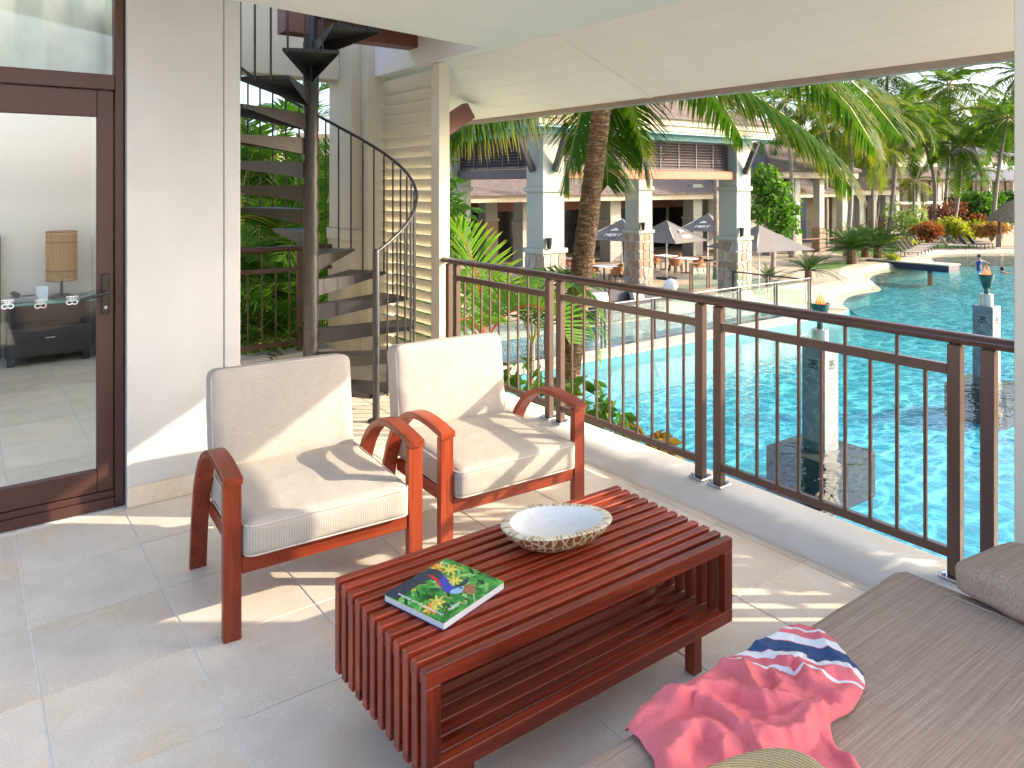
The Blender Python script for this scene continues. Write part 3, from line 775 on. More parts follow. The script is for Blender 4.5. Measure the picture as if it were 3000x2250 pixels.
M['feather'] = feather.set(feather.ramp(feather.noise(v, 1, 4), (.3, (.004,.006,.014)), (.7, (.07,.09,.13))), .25)
M['neckblue'] = simple('neck_print', (.05,.07,.42), .25, 0, .5, 200); M['face'] = simple('face_print', (.30,.55,.72), .25, 0, .3, 200)
M['redp'] = simple('red_print', (.62,.03,.05), .25, 0, .4, 300); M['beakp'] = simple('beak_print', (.38,.15,.07), .25, 0, .4, 200); M['orangep'] = simple('orange_print', (.80,.26,.02), .25, 0, .5, 90)
M['yellowp'] = simple('yellow_print', (.72,.60,.10), .25, 0, .4, 90); M['inkw'] = simple('white_print', (.85,.85,.85), .3)
rg = random.Random(3)
M['lightgreenp'] = simple('pale_green_print', (.28,.55,.16), .25, 0, .4, 90); M['midgreenp'] = simple('mid_green_print', (.05,.30,.05), .25, 0, .5, 90); M['darkgreenp'] = simple('dark_green_print', (.01,.06,.02), .25, 0, .5, 90)
def petal(cx, cy, l, w_, an, mat, dz):
    P = []
    for k in range(12):
        a_ = 2*math.pi*k/12; x = l*math.cos(a_); y = w_*math.sin(a_)*(1-.35*math.cos(a_))
        P.append((cx+x*math.cos(an)-y*math.sin(an), cy+x*math.sin(an)+y*math.cos(an)))
    print_shape('leaf_print', P, mat, dz)
for i in range(70):
    u_, v_ = rg.uniform(.04,.97), rg.uniform(.03,.97); px_, py_ = 130+980*u_+980*v_, 870+475*u_-605*v_
    petal(px_, py_, rg.uniform(40,110), rg.uniform(14,36), rg.uniform(0,6.3), M[rg.choice(('lightgreenp','midgreenp','midgreenp','darkgreenp'))], .00002+i*.0000012)
for cx, cy, mt_ in ((960,430,'orangep'),(1180,490,'yellowp'),(1000,1030,'yellowp'),(1260,690,'yellowp'),(900,1130,'orangep')):
    for k in range(7): petal(cx+70*math.cos(k*.9), cy+45*math.sin(k*.9), 75, 22, k*.9, M[mt_ if k % 3 else 'yellowp'], .00012+k*.000004)
print_shape('bird_body_print', ((128,872),(480,655),(820,455),(960,480),(1050,560),(1085,640),(1000,690),(870,655),(740,700),(600,790),(480,880),(370,960),(330,955)), M['feather'], .0002)
print_shape('bird_neck_print', ((1045,550),(1130,640),(1200,760),(1260,790),(1340,800),(1400,850),(1360,900),(1280,915),(1150,890),(1080,850),(1040,790),(990,690),(1050,650)), M['neckblue'], .0003)
print_shape('bird_face_print', ((1215,850),(1300,815),(1410,790),(1440,850),(1400,885),(1290,918),(1190,900)), M['face'], .0004)
print_shape('bird_wattle_print', ((790,565),(900,590),(985,655),(1040,735),(1060,815),(1010,770),(950,690),(870,625)), M['redp'], .0005)
print_shape('bird_casque_print', ((1230,800),(1370,740),(1480,635),(1505,650),(1490,725),(1420,775),(1330,815)), M['feather'], .0005)
print_shape('bird_beak_print', ((1440,775),(1520,755),(1600,845),(1625,890),(1560,918),(1460,905),(1385,885)), M['beakp'], .0005)
print_shape('bird_eye_print', ((1345,815),(1385,805),(1395,830),(1355,840)), M['feather'], .0007)
flat_text('tropical north queensland', .0165, M['inkw'], cv, (BW*.51, BH*.085, BT+.0006), (0,0,0), 'title_lettering', .0001)
flat_text('insight', .0185, M['inkw'], cv, (BW*.845, BH*.30, BT+.0006), (0,0,R(-90)), 'title_lettering', .0001)
for i, (a, b) in enumerate(((.02,.14),(.02,.13),(.02,.10))):
    MB().box(BW*a, BW*b, BH*(.905-.022*i), BH*(.909-.022*i), BT+.0001, BT+.0004).build('logo_line', M['inkw'], cv)

# ---- daybed
db = thing('daybed', 'low taupe woven daybed mattress in the right foreground', 'daybed', (1.40, .20, 0))
soft_box(1.02, .995, .11, .07, 26, (0,0,.012), .006, 21).build('mattress', M['daybed'], db, (0, 0, .293), smooth=60)
MB().cbox(-.97, .97, -.95, .95, .06, .182, .01).build('base', simple('daybed_base', (.10,.065,.045), .6), db)
for sx in (-.9, .9):
    for sy in (-.88, .88): MB().cbox(sx-.03, sx+.03, sy-.03, sy+.03, .001, .0595, .003).build('foot', M['beam'], db)
MB().tube([(.93, -.93, .400), (.93, .82, .400)], .006, 6).build('seam_piping', M['daybed'], db, smooth=60)
bo = tag(soft_box(.16, .62, .052, .035, 18, (0,0,.012), .008, 5).build('bolster_cushion', M['daybed'], None, (2.415, .365, .458), (0,0,R(-7)), smooth=60), 'taupe woven bolster cushion lying on the right side of the daybed', 'cushion')

# ---- towel: crumpled pink cloth with white and navy stripes
KV = [0,.2,.4,.55,.7,.85,1.0]
KL = [(1.03,.94),(1.15,1.065),(1.185,1.185),(1.36,1.20),(1.50,1.20),(1.64,1.205),(1.765,1.225)]
KR = [(1.42,.68),(1.47,.82),(1.54,.905),(1.625,.905),(1.715,.93),(1.785,.985),(1.83,1.15)]
def interp(K, v):
    for i in range(len(KV)-1):
        if v <= KV[i+1] or i == len(KV)-2:
            t = (v-KV[i])/(KV[i+1]-KV[i])
            p0, p1, p2, p3 = K[max(i-1,0)], K[i], K[i+1], K[min(i+2,len(K)-1)]
            return tuple(.5*((2*p1[k])+(-p0[k]+p2[k])*t+(2*p0[k]-5*p1[k]+4*p2[k]-p3[k])*t*t+(-p0[k]+3*p1[k]-3*p2[k]+p3[k])*t**3) for k in (0,1))
# crease lines laid out on the mattress: (points, height, gentle width, steep width)
def tp(u, v): p = gp(1700+u/1.7015, 1600+v/1.7015, .435); return Vector((p.x, p.y))
FOLDS = [([(790,600),(840,690),(900,800),(930,850)],.030,.045,.012),([(1010,610),(1080,580),(1112,640),(1105,700)],.034,.050,.014),([(430,800),(540,772),(640,742),(760,752),(900,812),(1160,835)],.040,.055,.016),
 ([(555,790),(640,820),(710,870),(780,985)],.036,.050,.014),([(500,960),(640,935),(700,1000),(720,1080)],.032,.045,.014),([(760,985),(960,985),(1100,950),(1160,872),(1262,842)],.044,.055,.016),
 ([(1255,850),(1300,950),(1350,1095)],.038,.055,.014),([(300,790),(360,745),(520,782)],.026,.035,.012),([(1105,705),(1230,742),(1335,772)],.026,.045,.012),([(380,1060),(480,1042),(600,945)],.032,.045,.014),
 ([(955,640),(1010,722),(1005,790),(950,815)],.030,.045,.012),([(700,580),(800,640),(860,720)],.020,.040,.014),([(640,640),(600,700),(560,760)],.022,.045,.014),([(880,900),(1000,890),(1120,850)],.022,.040,.012),([(1180,660),(1250,620),(1340,640)],.022,.045,.014),([(860,470),(965,560)],.012,.040,.012),([(1180,420),(1230,520),(1300,600)],.014,.05,.014),([(820,1000),(900,1060),(980,1120)],.030,.05,.014)]
FOLDS = [([tp(*q) for q in P_], h_, w1, w2) for P_, h_, w1, w2 in FOLDS]
def crease(x, y):
    tot = 0; p = Vector((x,y)); best = []
    for P_, h_, w1, w2 in FOLDS:
        bd = 9; sg = 1; en = 1
        for i in range(len(P_)-1):
            a_, b_ = P_[i], P_[i+1]; ab = b_-a_; t_ = max(0, min(1, (p-a_).dot(ab)/ab.length_squared)); q = a_+ab*t_; l = (p-q).length
            if l < bd: bd = l; sg = ab.x*(p.y-a_.y)-ab.y*(p.x-a_.x); en = (i+t_)/(len(P_)-1)
        w_ = w1 if sg > 0 else w2
        if bd < w_*1.6: best.append(h_*max(0, 1-bd/(w_*1.6))**1.35*min(1, min(en, 1-en)/.12+.35))
    best.sort(reverse=True)
    return sum(b_*k for b_, k in zip(best, (1, .45, .25)))
NU, NV = 100, 170; vs = []; uvs = []
def sm(x): x = max(0, min(1, x)); return x*x*(3-2*x)
for j in range(NV+1):
    v = j/NV; a = interp(KL, v); b = interp(KR, v)
    for i in range(NU+1):
        u = i/NU
        x = a[0]+(b[0]-a[0])*u; y = a[1]+(b[1]-a[1])*u
        P = Vector((x*3.2, y*3.2, 3.1)); wx = mnoise.noise(P*2.2); wy = mnoise.noise(P*2.2+Vector((7,3,1)))
        edge = sm(min(u, 1-u)/.07+.12)*sm(min(v+.2, 1-v)/.05+.1)
        cr_ = crease(x+.012*wx, y+.012*wy)
        r1 = r2 = cr_*20; k1 = k2 = .5; amp = 1
        und = .5+.5*mnoise.noise(Vector((x*7, y*7, 2.2)))
        fine = abs(mnoise.noise(Vector((x*26, y*26, 6.0))))
        z = .4085+.008+edge*(.004+.95*cr_+.014*und+.006*fine)+.0015*mnoise.noise(Vector((x*60,y*60,2)))
        dx = .014*mnoise.noise(Vector((x*11,y*11,4)))+.006*mnoise.noise(Vector((x*34,y*34,4))); dy = .014*mnoise.noise(Vector((x*11,y*11,8)))+.006*mnoise.noise(Vector((x*34,y*34,8)))
        yy = y+dy
        if yy > 1.165: z -= (yy-1.165)*1.25                    # falls over the mattress edge
        vs.append((x+dx, yy, z)); 
        band = v + .030*mnoise.noise(Vector((u*3, v*3, 1))) + .06*(u-.5)*0
        uvs.append((u, band))
m = MB().add(vs, [(j*(NU+1)+i, j*(NU+1)+i+1, (j+1)*(NU+1)+i+1, (j+1)*(NU+1)+i)[::-1] for j in range(NV) for i in range(NU)])
tw = m.build('towel', M['towel'], None, smooth=180)
uvl = tw.data.uv_layers.new(name='UVMap')
for lp_ in tw.data.loops: uvl.data[lp_.index].uv = uvs[lp_.vertex_index]
md = tw.modifiers.new('thick', 'SOLIDIFY'); md.thickness = .002; md.offset = -1
tag(tw, 'crumpled pink towel with white and navy stripes thrown over the daybed', 'towel')
for k in range(5):
    b0 = Vector(vs[NV*(NU+1)+6+k*9]); 
    MB().tube([b0, b0+Vector((-.015,.012,.004)), b0+Vector((-.028+.01*k%3*.01,.030,-.012)), b0+Vector((-.020,.045,-.034))], .0022, 5).build('fringe', M['fringe'], tw)

# ---- straw hat
ht = thing('straw_hat', 'woven straw sun hat resting on the pink towel at bottom edge', 'hat', (1.095, .765, .472), R(20))
na, nr = 64, 14; vs = []
for i in range(nr+1):
    r = .085+(.20-.085)*i/nr
    for j in range(na):
        a = 2*math.pi*j/na; t = i/nr
        z = t*t*(.030*math.cos(a-R(18))+.018*math.cos(3*a+.8)+.012*math.cos(2*a))-.004*t
        vs.append((r*math.cos(a), r*math.sin(a)*.92, z))
m = MB().add(vs, [(i*na+j, i*na+(j+1) % na, (i+1)*na+(j+1) % na, (i+1)*na+j)[::-1] for i in range(nr) for j in range(na)])
b = m.build('brim', M['straw'], ht, smooth=180); md = b.modifiers.new('t','SOLIDIFY'); md.thickness = .003
MB().lathe([(.086,-.002),(.088,.02),(.086,.055),(.078,.080),(.060,.093),(.035,.090),(.01,.084)], 40).build('crown', M['straw'], ht, smooth=60)
# ================================================================ OUTSIDE: GROUND AND POOL
rnd = random.Random(11)
def poly_sheet(name, poly, z, mat, hole=None):
    loops = [[Vector((x,y,0)) for x,y in poly]]+([[Vector((x,y,0)) for x,y in hole]] if hole else [])
    flat = [p for lp_ in loops for p in lp_]; tri = tessellate_polygon(loops)
    fs = []
    for t in tri:
        a, b, c = (flat[i] for i in t)
        fs.append(t if (b-a).cross(c-a).z > 0 else t[::-1])
    return MB().add([(p.x,p.y,z) for p in flat], fs).build(name, mat)
def smooth_poly(P, k=2):
    for _ in range(k):
        Q = []
        for i in range(len(P)):
            a, b = P[i], P[(i+1) % len(P)]
            Q += [(a[0]*.75+b[0]*.25, a[1]*.75+b[1]*.25), (a[0]*.25+b[0]*.75, a[1]*.25+b[1]*.75)]
        P = Q
    return P
shore = [(26.0,14.6),(28.4,16.8),(31.5,18.2),(34.5,18.4),(36.5,20.0),(40.0,21.6),(43.6,22.0),(47.5,21.6),(50.5,23.6),(54.5,24.2),(60.5,21.2),(70.0,17.0),(78.0,9.0),(80.0,-4.0),(70.0,-22.0)]
sm_shore = []
for i in range(len(shore)-1):
    a, b = shore[i], shore[i+1]; p0 = shore[max(i-1,0)]; p3 = shore[min(i+2,len(shore)-1)]
    for q in range(5):
        t = q/5; sm_shore.append(tuple(.5*((2*a[k])+(-p0[k]+b[k])*t+(2*p0[k]-5*a[k]+4*b[k]-p3[k])*t*t+(-p0[k]+3*a[k]-3*b[k]+p3[k])*t**3) for k in (0,1)))
POOL = [(5.9,-22.0),(5.9,1.5),(4.9,4.5),(6.0,9.5),(8.4,14.2),(24.6,14.2)]+sm_shore+[(70.0,-22.0)]
M['paving'] = simple('sand_paving', (.34,.28,.20), .8, 0, .12, .8, .3, 30, .004)
M['coping'] = simple('sandstone_coping', (.42,.37,.29), .75, 0, .10, 2, .3, 40, .003)
M['lawn'] = simple('lawn_green', (.07,.16,.02), .95, 0, .3, 4, .8, 60, .03)
M['mulch'] = simple('garden_soil', (.10,.075,.045), .95, 0, .3, 3, .8, 20, .03)
struct(poly_sheet('ground', [(-400,-300),(900,-300),(900,900),(-400,900)], G, M['paving'], POOL[::-1]))
# pool basin
N = NT('pool_plaster'); g = N.world()
c = N.ramp(N.noise(g, .35, 3), (.3, (.060,.42,.46)), (.7, (.14,.60,.60)))
c = N.mix(1.0, c, N.ramp(N.noise(g, 9, 2), (.3, (.93,.93,.93)), (.7, (1.05,1.05,1.05))), 'MULTIPLY')
M['basin'] = N.set(c, .7)
n = len(POOL); PZ = -4.05
m = MB(); m.add([(x,y,G-.001) for x,y in POOL]+[(x,y,PZ) for x,y in POOL], [(i,(i+1) % n,n+(i+1) % n,n+i)[::-1] for i in range(n)])
basin = struct(m.build('pool_wall', simple('pool_wall_tile', (.03,.21,.25), .5, 0, .15, 3)))
struct(poly_sheet('pool_floor', POOL, PZ, M['basin']))
# water: rippled thin surface, evenly tinted
N = NT('pool_water'); N.t.nodes.remove(N.b); g = N.world()
tr = N.n('BsdfTransparent'); tr.inputs[0].default_value = (.90,.975,.985,1)
gl = N.n('BsdfGlossy'); gl.inputs['Roughness'].default_value = .03
rip = N.math('ADD', N.noise(N.world((1.0,1.6,1)), 1.9, 3, .5, .6), N.math('MULTIPLY', N.noise(g, 8.0, 2), .35))
bp = N.n('Bump'); bp.inputs['Strength'].default_value = .5; bp.inputs['Distance'].default_value = .045; N.l(rip, bp.inputs['Height']); N.l(bp.outputs[0], gl.inputs['Normal'])
fr = schlick(N, .02, bp.outputs[0])
mx = N.n('MixShader'); N.l(fr, mx.inputs[0]); N.l(tr.outputs[0], mx.inputs[1]); N.l(gl.outputs[0], mx.inputs[2]); N.l(mx.outputs[0], N.o.inputs[0])
M['water'] = N.m
struct(poly_sheet('water', POOL, WZ, M['water']))
# painted caustics: web-patterned filter sheet added just above the pool floor
N = NT('painted_caustic_filter'); N.t.nodes.remove(N.b); g = N.world()
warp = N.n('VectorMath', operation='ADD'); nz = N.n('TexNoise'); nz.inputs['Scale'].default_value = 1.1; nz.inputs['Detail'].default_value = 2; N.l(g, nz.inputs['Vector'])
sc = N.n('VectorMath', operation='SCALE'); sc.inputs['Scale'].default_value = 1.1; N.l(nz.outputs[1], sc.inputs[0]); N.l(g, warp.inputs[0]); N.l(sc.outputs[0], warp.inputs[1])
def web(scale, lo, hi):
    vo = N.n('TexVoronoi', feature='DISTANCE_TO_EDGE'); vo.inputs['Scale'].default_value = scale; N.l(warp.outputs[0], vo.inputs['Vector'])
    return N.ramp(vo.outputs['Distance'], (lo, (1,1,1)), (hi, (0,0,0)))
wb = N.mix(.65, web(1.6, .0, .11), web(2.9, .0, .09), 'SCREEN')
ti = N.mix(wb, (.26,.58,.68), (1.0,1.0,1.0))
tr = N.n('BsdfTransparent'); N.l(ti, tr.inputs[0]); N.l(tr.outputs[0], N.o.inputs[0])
struct(poly_sheet('water', POOL, PZ+.03, N.m))  # filter sheet carrying the painted caustic web, below the real surface
# coping along the fence and a sandy rim round the shore
cp = thing('pool_coping', 'pale sandstone coping along the pool below the glass fence', 'coping', (8.4, 14.2, G))
me = None
for i in range(27):
    if me is None: me = MB().cbox(.006, .594, -.04, .72, .004, .07, .012).build('coping_stone', M['coping'], cp, (i*.6,0,0)).data
    else: link('coping_stone', me, cp, (i*.6,0,0))
m = MB(); P = sm_shore[:58]
vs = []
for i, p in enumerate(P):
    a = Vector(P[max(i-1,0)]); b = Vector(P[min(i+1,len(P)-1)]); tn = (b-a).normalized(); nn_ = Vector((-tn.y, tn.x))
    q = Vector(p); wd = 1.3 if i > 32 else .9
    vs += [(q.x-nn_.x*.5, q.y-nn_.y*.5, WZ-.25), (q.x, q.y, G+.012), (q.x+nn_.x*wd, q.y+nn_.y*wd, G+.03), (q.x+nn_.x*(wd+.3), q.y+nn_.y*(wd+.3), G-.02)]
m.add(vs, [(4*i+j, 4*i+4+j, 4*i+5+j, 4*i+1+j)[::-1] for i in range(len(P)-1) for j in range(3)])
struct(m.build('pool_beach', simple('beach_render', (.42,.36,.27), .8, 0, .08, 1)))
# shallow pool strip between fence and pavilion
N = NT('shallow_water'); g = N.world()
N.bump(N.noise(g, 5, 2), .25, .05)
M['wade'] = N.set(N.ramp(N.noise(N.world((.4,2.5,1)), 1.0, 3), (.35, (.025,.085,.12)), (.65, (.07,.17,.21))), .06)
struct(poly_sheet('shallow_pool', [(7.2,15.15),(24.0,15.15),(24.0,17.6),(7.2,17.6)], G+.008, M['wade']))
for nm, P in (('lawn', [(46.2,23.2),(50.2,24.8),(54.5,25.6),(60.5,22.8),(62,28),(52,31),(46,27)]), ('lawn', [(25.6,15.6),(28,17.6),(29.5,18.6),(27.5,20.5),(25.2,17.6)]), ('lawn', [(37.5,21.8),(42.5,23.2),(42,24.6),(37,23.6)])):
    struct(poly_sheet(nm, smooth_poly(P, 2), G+.008, M['lawn']))
struct(poly_sheet('garden_bed', smooth_poly([(46,28),(52,31),(62,28.5),(70,34),(60,44),(44,40)], 1), G+.004, M['mulch']))
struct(poly_sheet('garden_bed', [(3.3,-2.0),(5.8,-2.0),(5.8,1.4),(4.8,4.6),(5.9,9.6),(8.2,14.1),(0,14.1),(0,6.95),(3.3,6.95)], G+.004, M['mulch']))

# ================================================================ VEGETATION BUILDERS
def leaf_mat(name, ca, cb, ctip, trans=.35, ccol=None):
    N = NT(name); oi = N.n('ObjectInfo'); at_ = N.n('Attribute', attribute_name='tip'); v = N.coord()
    c = N.mix(N.noise(v, 1.7, 3), ca, cb)
    c = N.mix(N.ramp(at_.outputs['Fac'], (.68, (0,0,0)), (1.0, (1,1,1))), c, ctip)
    tv = N.math('ADD', N.math('MULTIPLY', oi.outputs['Random'], .5), .75); tc = N.n('CombineXYZ'); [N.l(tv, tc.inputs[i]) for i in range(3)]
    c = N.mix(1.0, c, tc.outputs[0], 'MULTIPLY')
    N.set(c, .55, spec=.15)
    tl = N.n('BsdfTranslucent'); N.l(N.mix(1.0, c, (1.5,1.6,.7), 'MULTIPLY'), tl.inputs[0])
    mx = N.n('MixShader'); mx.inputs[0].default_value = trans; N.l(N.b.outputs[0], mx.inputs[1]); N.l(tl.outputs[0], mx.inputs[2]); N.l(mx.outputs[0], N.o.inputs[0])
    return N.m
M['coco'] = leaf_mat('coconut_leaf', (.016,.060,.005), (.078,.150,.010), (.24,.20,.02), .42)
M['cocoy'] = leaf_mat('yellow_palm_leaf', (.05,.10,.012), (.16,.19,.020), (.34,.27,.04))  # yellow-green leaf of the yellow-crowned palms
M['areca'] = leaf_mat('areca_leaf', (.022,.080,.009), (.075,.18,.02), (.17,.22,.035))
M['lip'] = leaf_mat('sealing_wax_palm_leaf', (.04,.11,.014), (.10,.20,.025), (.19,.24,.045))
M['cycad'] = leaf_mat('cycad_leaf', (.015,.045,.010), (.04,.09,.016), (.10,.13,.03), .2)
M['broad'] = leaf_mat('broad_leaf', (.016,.055,.010), (.055,.13,.018), (.20,.27,.05))
M['rachis'] = simple('frond_stalk', (.27,.24,.05), .5); M['rachisr'] = simple('red_frond_stalk', (.42,.035,.02), .45)
N = NT('palm_bark'); v = N.coord(); s = N.n('SeparateXYZ'); N.l(v, s.inputs[0])
rg = N.math('FRACT', N.math('ADD', N.math('MULTIPLY', s.outputs[2], 13.0), N.math('MULTIPLY', N.noise(v, 7, 3), 2.2)))
c = N.ramp(N.noise(N.coord('Object', (9,9,38)), 1.0, 5, .7, .5), (.34, (.032,.014,.006)), (.52, (.16,.080,.034)), (.68, (.33,.23,.14)))
c = N.mix(N.ramp(rg, (.0, (1,1,1)), (.16, (0,0,0))), c, (.06,.035,.02))
N.bump(N.math('ADD', rg, N.noise(v, 30, 4)), 1.0, .03); M['bark'] = N.set(c, .9)
M['barkg'] = simple('grey_palm_bark', (.24,.20,.155), .9, 0, .35, 9, .6, 18, .02)
def frond_curve(m, pts, n, ll, lw, hang=.5, fwd=.55, lift=.25, start=.12, r0=.02, seed=0, jit=.12, seg=3):
    rg = random.Random(seed); pts = [Vector(p) for p in pts]
    # resample with Catmull-Rom
    def cr(t):
        t = max(0, min(.9999, t))*(len(pts)-1); i = int(t); t -= i
        p0, p1, p2, p3 = pts[max(i-1,0)], pts[i], pts[i+1], pts[min(i+2,len(pts)-1)]
        return .5*((2*p1)+(-p0+p2)*t+(2*p0-5*p1+4*p2-p3)*t*t+(-p0+3*p1-3*p2+p3)*t**3)
    k = 10; P = [cr(i/k) for i in range(k+1)]
    m.tube(P, [r0*(1-.85*i/k) for i in range(k+1)], 5, 1, tip=0.0)
    for i in range(n):
        t = start+(1-start)*i/(n-1)
        p = cr(t); T = (cr(min(t+.02,1))-cr(max(t-.02,0))).normalized()
        S = T.cross(Vector((0,0,1)))
        S = S.normalized() if S.length > .05 else Vector((1,0,0)); U = S.cross(T)
        prof = max(.12, math.sin(math.pi*min(1,(.16+.80*t)))**.7)
        for sd_ in (-1, 1):
            L_ = ll*prof*(1+rg.uniform(-jit,jit)); f = fwd+.6*max(0,t-.75)*4*.5+rg.uniform(-.1,.1)
            dr = (S*sd_+T*f+U*(lift+rg.uniform(-.15,.15))).normalized()
            q = [p]; cur = Vector(p)
            for a in range(seg):
                dr2 = (dr+Vector((0,0,-1))*hang*(a+.4)/seg*1.6).normalized(); cur = cur+dr2*L_/seg; q.append(cur)
            Wd = T*.9+U*.25
            vs = []; tp = []
            for a, x in enumerate(q):
                wdt = lw*(.55,1,.8,0.0)[a] if seg == 3 else lw*(.7,1,0)[a]
                if a < seg: vs += [x-Wd*wdt/2, x+Wd*wdt/2]; tp += [a/seg]*2
                else: vs.append(x); tp.append(1.0)
            fs = [(2*a,2*a+1,2*a+3,2*a+2) for a in range(seg-1)]+[(2*seg-2,2*seg-1,2*seg)]
            m.add(vs, fs, 0, tp)
    return m
def arch(L_, up, droop, n=7, side=0):
    pts = []; p = Vector((0,0,0)); a = up
    for i in range(n+1):
        pts.append(p.copy()); a = up-droop*((i+1)/n)**1.2
        p += Vector((math.cos(a)*math.cos(side*i/n), math.cos(a)*math.sin(side*i/n), math.sin(a)))*L_/n
    return pts
FR = {}
def frond_proto(key, mats, L_, up, droop, n, ll, lw, hang, fwd, lift, r0, seg=2, k=3):
    FR[key] = []
    for s_ in range(k):
        m = MB(); frond_curve(m, arch(L_, up, droop*(1+.15*(s_-1)), side=.25*(s_-1)), n, ll, lw, hang, fwd, lift, .12, r0, s_+len(FR)*7, .14, seg)
        me = bpy.data.meshes.new('frond'); me.from_pydata(m.v, [], m.f)
        for x in mats: me.materials.append(x)
        me.polygons.foreach_set('material_index', m.m)
        a_ = me.attributes.new('tip','FLOAT','POINT'); a_.data.foreach_set('value', m.tip); me.update(); FR[key].append(me)
frond_proto('coco', [M['coco'], M['rachis']], 3.4, R(0), R(75), 58, .95, .055, .75, .5, .15, .03)
frond_proto('cocoy', [M['cocoy'], M['rachis']], 3.4, R(0), R(85), 52, .95, .065, .85, .5, .15, .03)
frond_proto('areca', [M['areca'], M['rachis']], 1.7, R(0), R(70), 34, .52, .040, .35, .8, .45, .010, 2, 4)
frond_proto('cycad', [M['cycad'], M['cycad']], 1.3, R(0), R(45), 40, .20, .020, .1, .6, .35, .015)
def crown(t, key, pos, n, sc, e0=75, e1=-30, seed=0, roll=10):
    rg = random.Random(seed)
    for i in range(n):
        az = 2*math.pi*(i*.382)+rg.uniform(-.2,.2); el = e0+(e1-e0)*(i/(n-1))**.9
        s_ = sc*(.75+.35*min(1,i/(n*.4)))*rg.uniform(.92,1.08)
        link('frond', FR[key][rg.randrange(len(FR[key]))], t, pos, (R(rg.uniform(-roll,roll)), R(-el+rg.uniform(-8,8)), az), s_)
def trunk_path(base, top, bend, k=10):
    a, b = Vector(base), Vector(top); P = []
    for i in range(k+1):
        u = i/k; P.append(a+(b-a)*u+Vector(bend)*math.sin(math.pi*u)*1.0)
    return P
def palm(base, top, r0, r1, key, n, sc, label, bend=(0,0,0), bark='barkg', seed=0, e0=78, e1=-32, grp='tall palms round the pool'):
    base = Vector(base); t = thing('palm_tree', label, 'palm', base, 0, grp)
    P = [p-base for p in trunk_path(base, top, bend)]
    k = len(P); rr = [r0*1.35]+[r0+(r1-r0)*i/(k-1) for i in range(1,k)]
    MB().tube(P, rr, 10).build('trunk', M[bark], t, smooth=60)
    crown(t, key, P[-1], n, sc, e0, e1, seed)
    return t
def leafcloud(m, blobs, n, size, asp=.45, seed=0, shell=.55):
    rg = random.Random(seed); tot = sum(b[3]*b[4]*b[5] for b in blobs)
    for (cx,cy,cz,rx,ry,rz) in blobs:
        for _ in range(int(n*rx*ry*rz/tot)):
            while True:
                d_ = Vector((rg.uniform(-1,1),rg.uniform(-1,1),rg.uniform(-1,1)))
                if .01 < d_.length < 1: break
            r_ = shell+(1-shell)*rg.random()**.6; r_ *= 1+.12*math.sin(d_.x*9+cx)+.10*math.sin(d_.z*11+cy*3)
            u = d_.normalized(); p = Vector((cx+u.x*rx*r_, cy+u.y*ry*r_, cz+u.z*rz*r_))
            a = (u*.6+Vector((rg.uniform(-1,1),rg.uniform(-1,1),rg.uniform(-1,.6)))).normalized(); b = a.orthogonal(); b.rotate(Quaternion(a, rg.uniform(0,6.28)))
            s_ = size*rg.uniform(.6,1.25); c_ = a.cross(b); tv = rg.random()
            m.add([p-a*s_*.5, p+b*s_*asp*.5+c_*s_*.06, p+a*s_*.55, p-b*s_*asp*.5+c_*s_*.06], [(0,1,2,3)], 0, [tv*.8]*4)
    return m
def bush(pos, blobs, n, size, mat, label, asp=.5, seed=0, grp='flowering garden bushes', name='bush'):
    t = thing(name, label, 'bush', pos, 0, grp)
    leafcloud(MB(), blobs, n, size, asp, seed).build('foliage', mat, t, tipattr=True)
    hh = max(b[2] for b in blobs)
    m = MB()
    for b in blobs[:4]: m.tube([(0,0,0),(b[0]*.5,b[1]*.5,b[2]*.5),(b[0],b[1],b[2])], [.05,.035,.012], 5)
    m.build('stem', M['barkg'], t)
    return t

# ---- leaning coconut palm just off the balcony
D0 = 9.5
base = at(1640, 1600, D0); base.z = G
cp_ = thing('coconut_palm', 'big leaning coconut palm with ringed brown trunk beside the balcony railing', 'palm', base)
tp_ = [(1640,1600,.25),(1652,1300,.20),(1668,1085,.165),(1684,949,.160),(1703,790,.158),(1722,651,.150),(1740,500,.146),(1754,390,.142),(1763,305,.140),(1776,200,.135),(1788,130,.13)]
P = []; rr = []
for i in range(len(tp_)-1):
    a, b = tp_[i], tp_[i+1]
    for q in range(10):
        u = q/10; px, py, r_ = (a[k]+(b[k]-a[k])*u for k in range(3))
        P.append(at(px, py, D0)-base); rr.append(r_*.88*(1+.035*math.sin((len(P))*2.1)+.02*rnd.uniform(-1,1)))
MB().tube(P, rr, 22).build('trunk', M['bark'], cp_, smooth=70)
cw_ = at(1795, 60, D0); cl = cw_-base
for i in range(7):
    a = 2*math.pi*i/7
    MB().tube([cl+Vector((.1*math.cos(a),.1*math.sin(a),-.5)), cl+Vector((.16*math.cos(a),.16*math.sin(a),.1)), cl+Vector((.3*math.cos(a),.3*math.sin(a),.55))], [.05,.05,.03], 6).build('leaf_base', M['rachis'], cp_)
def near_frond(pxs, seed, ll=.95, n=78, hang=.8, lw=.036, fwd=.55, lift=.1):
    """rachis through picture points at real depths (px, py, depth)"""
    pts = [cl]+[at(*p)-base for p in pxs]
    m = MB(); frond_curve(m, pts, n, ll, lw, hang, fwd, lift, .18, .032, seed, .12, 3)
    return m.build('frond', [M['coco'], M['rachis']], cp_, tipattr=True)
near_frond([(2000,170,9.3),(2163,255,9.1),(2317,352,8.9),(2430,450,8.8),(2490,545,8.8)], 1, .95, 92, .9)
near_frond([(2100,40,9.8),(2350,150,10.0),(2520,260,10.2),(2640,400,10.4)], 2, .95, 88, .9)
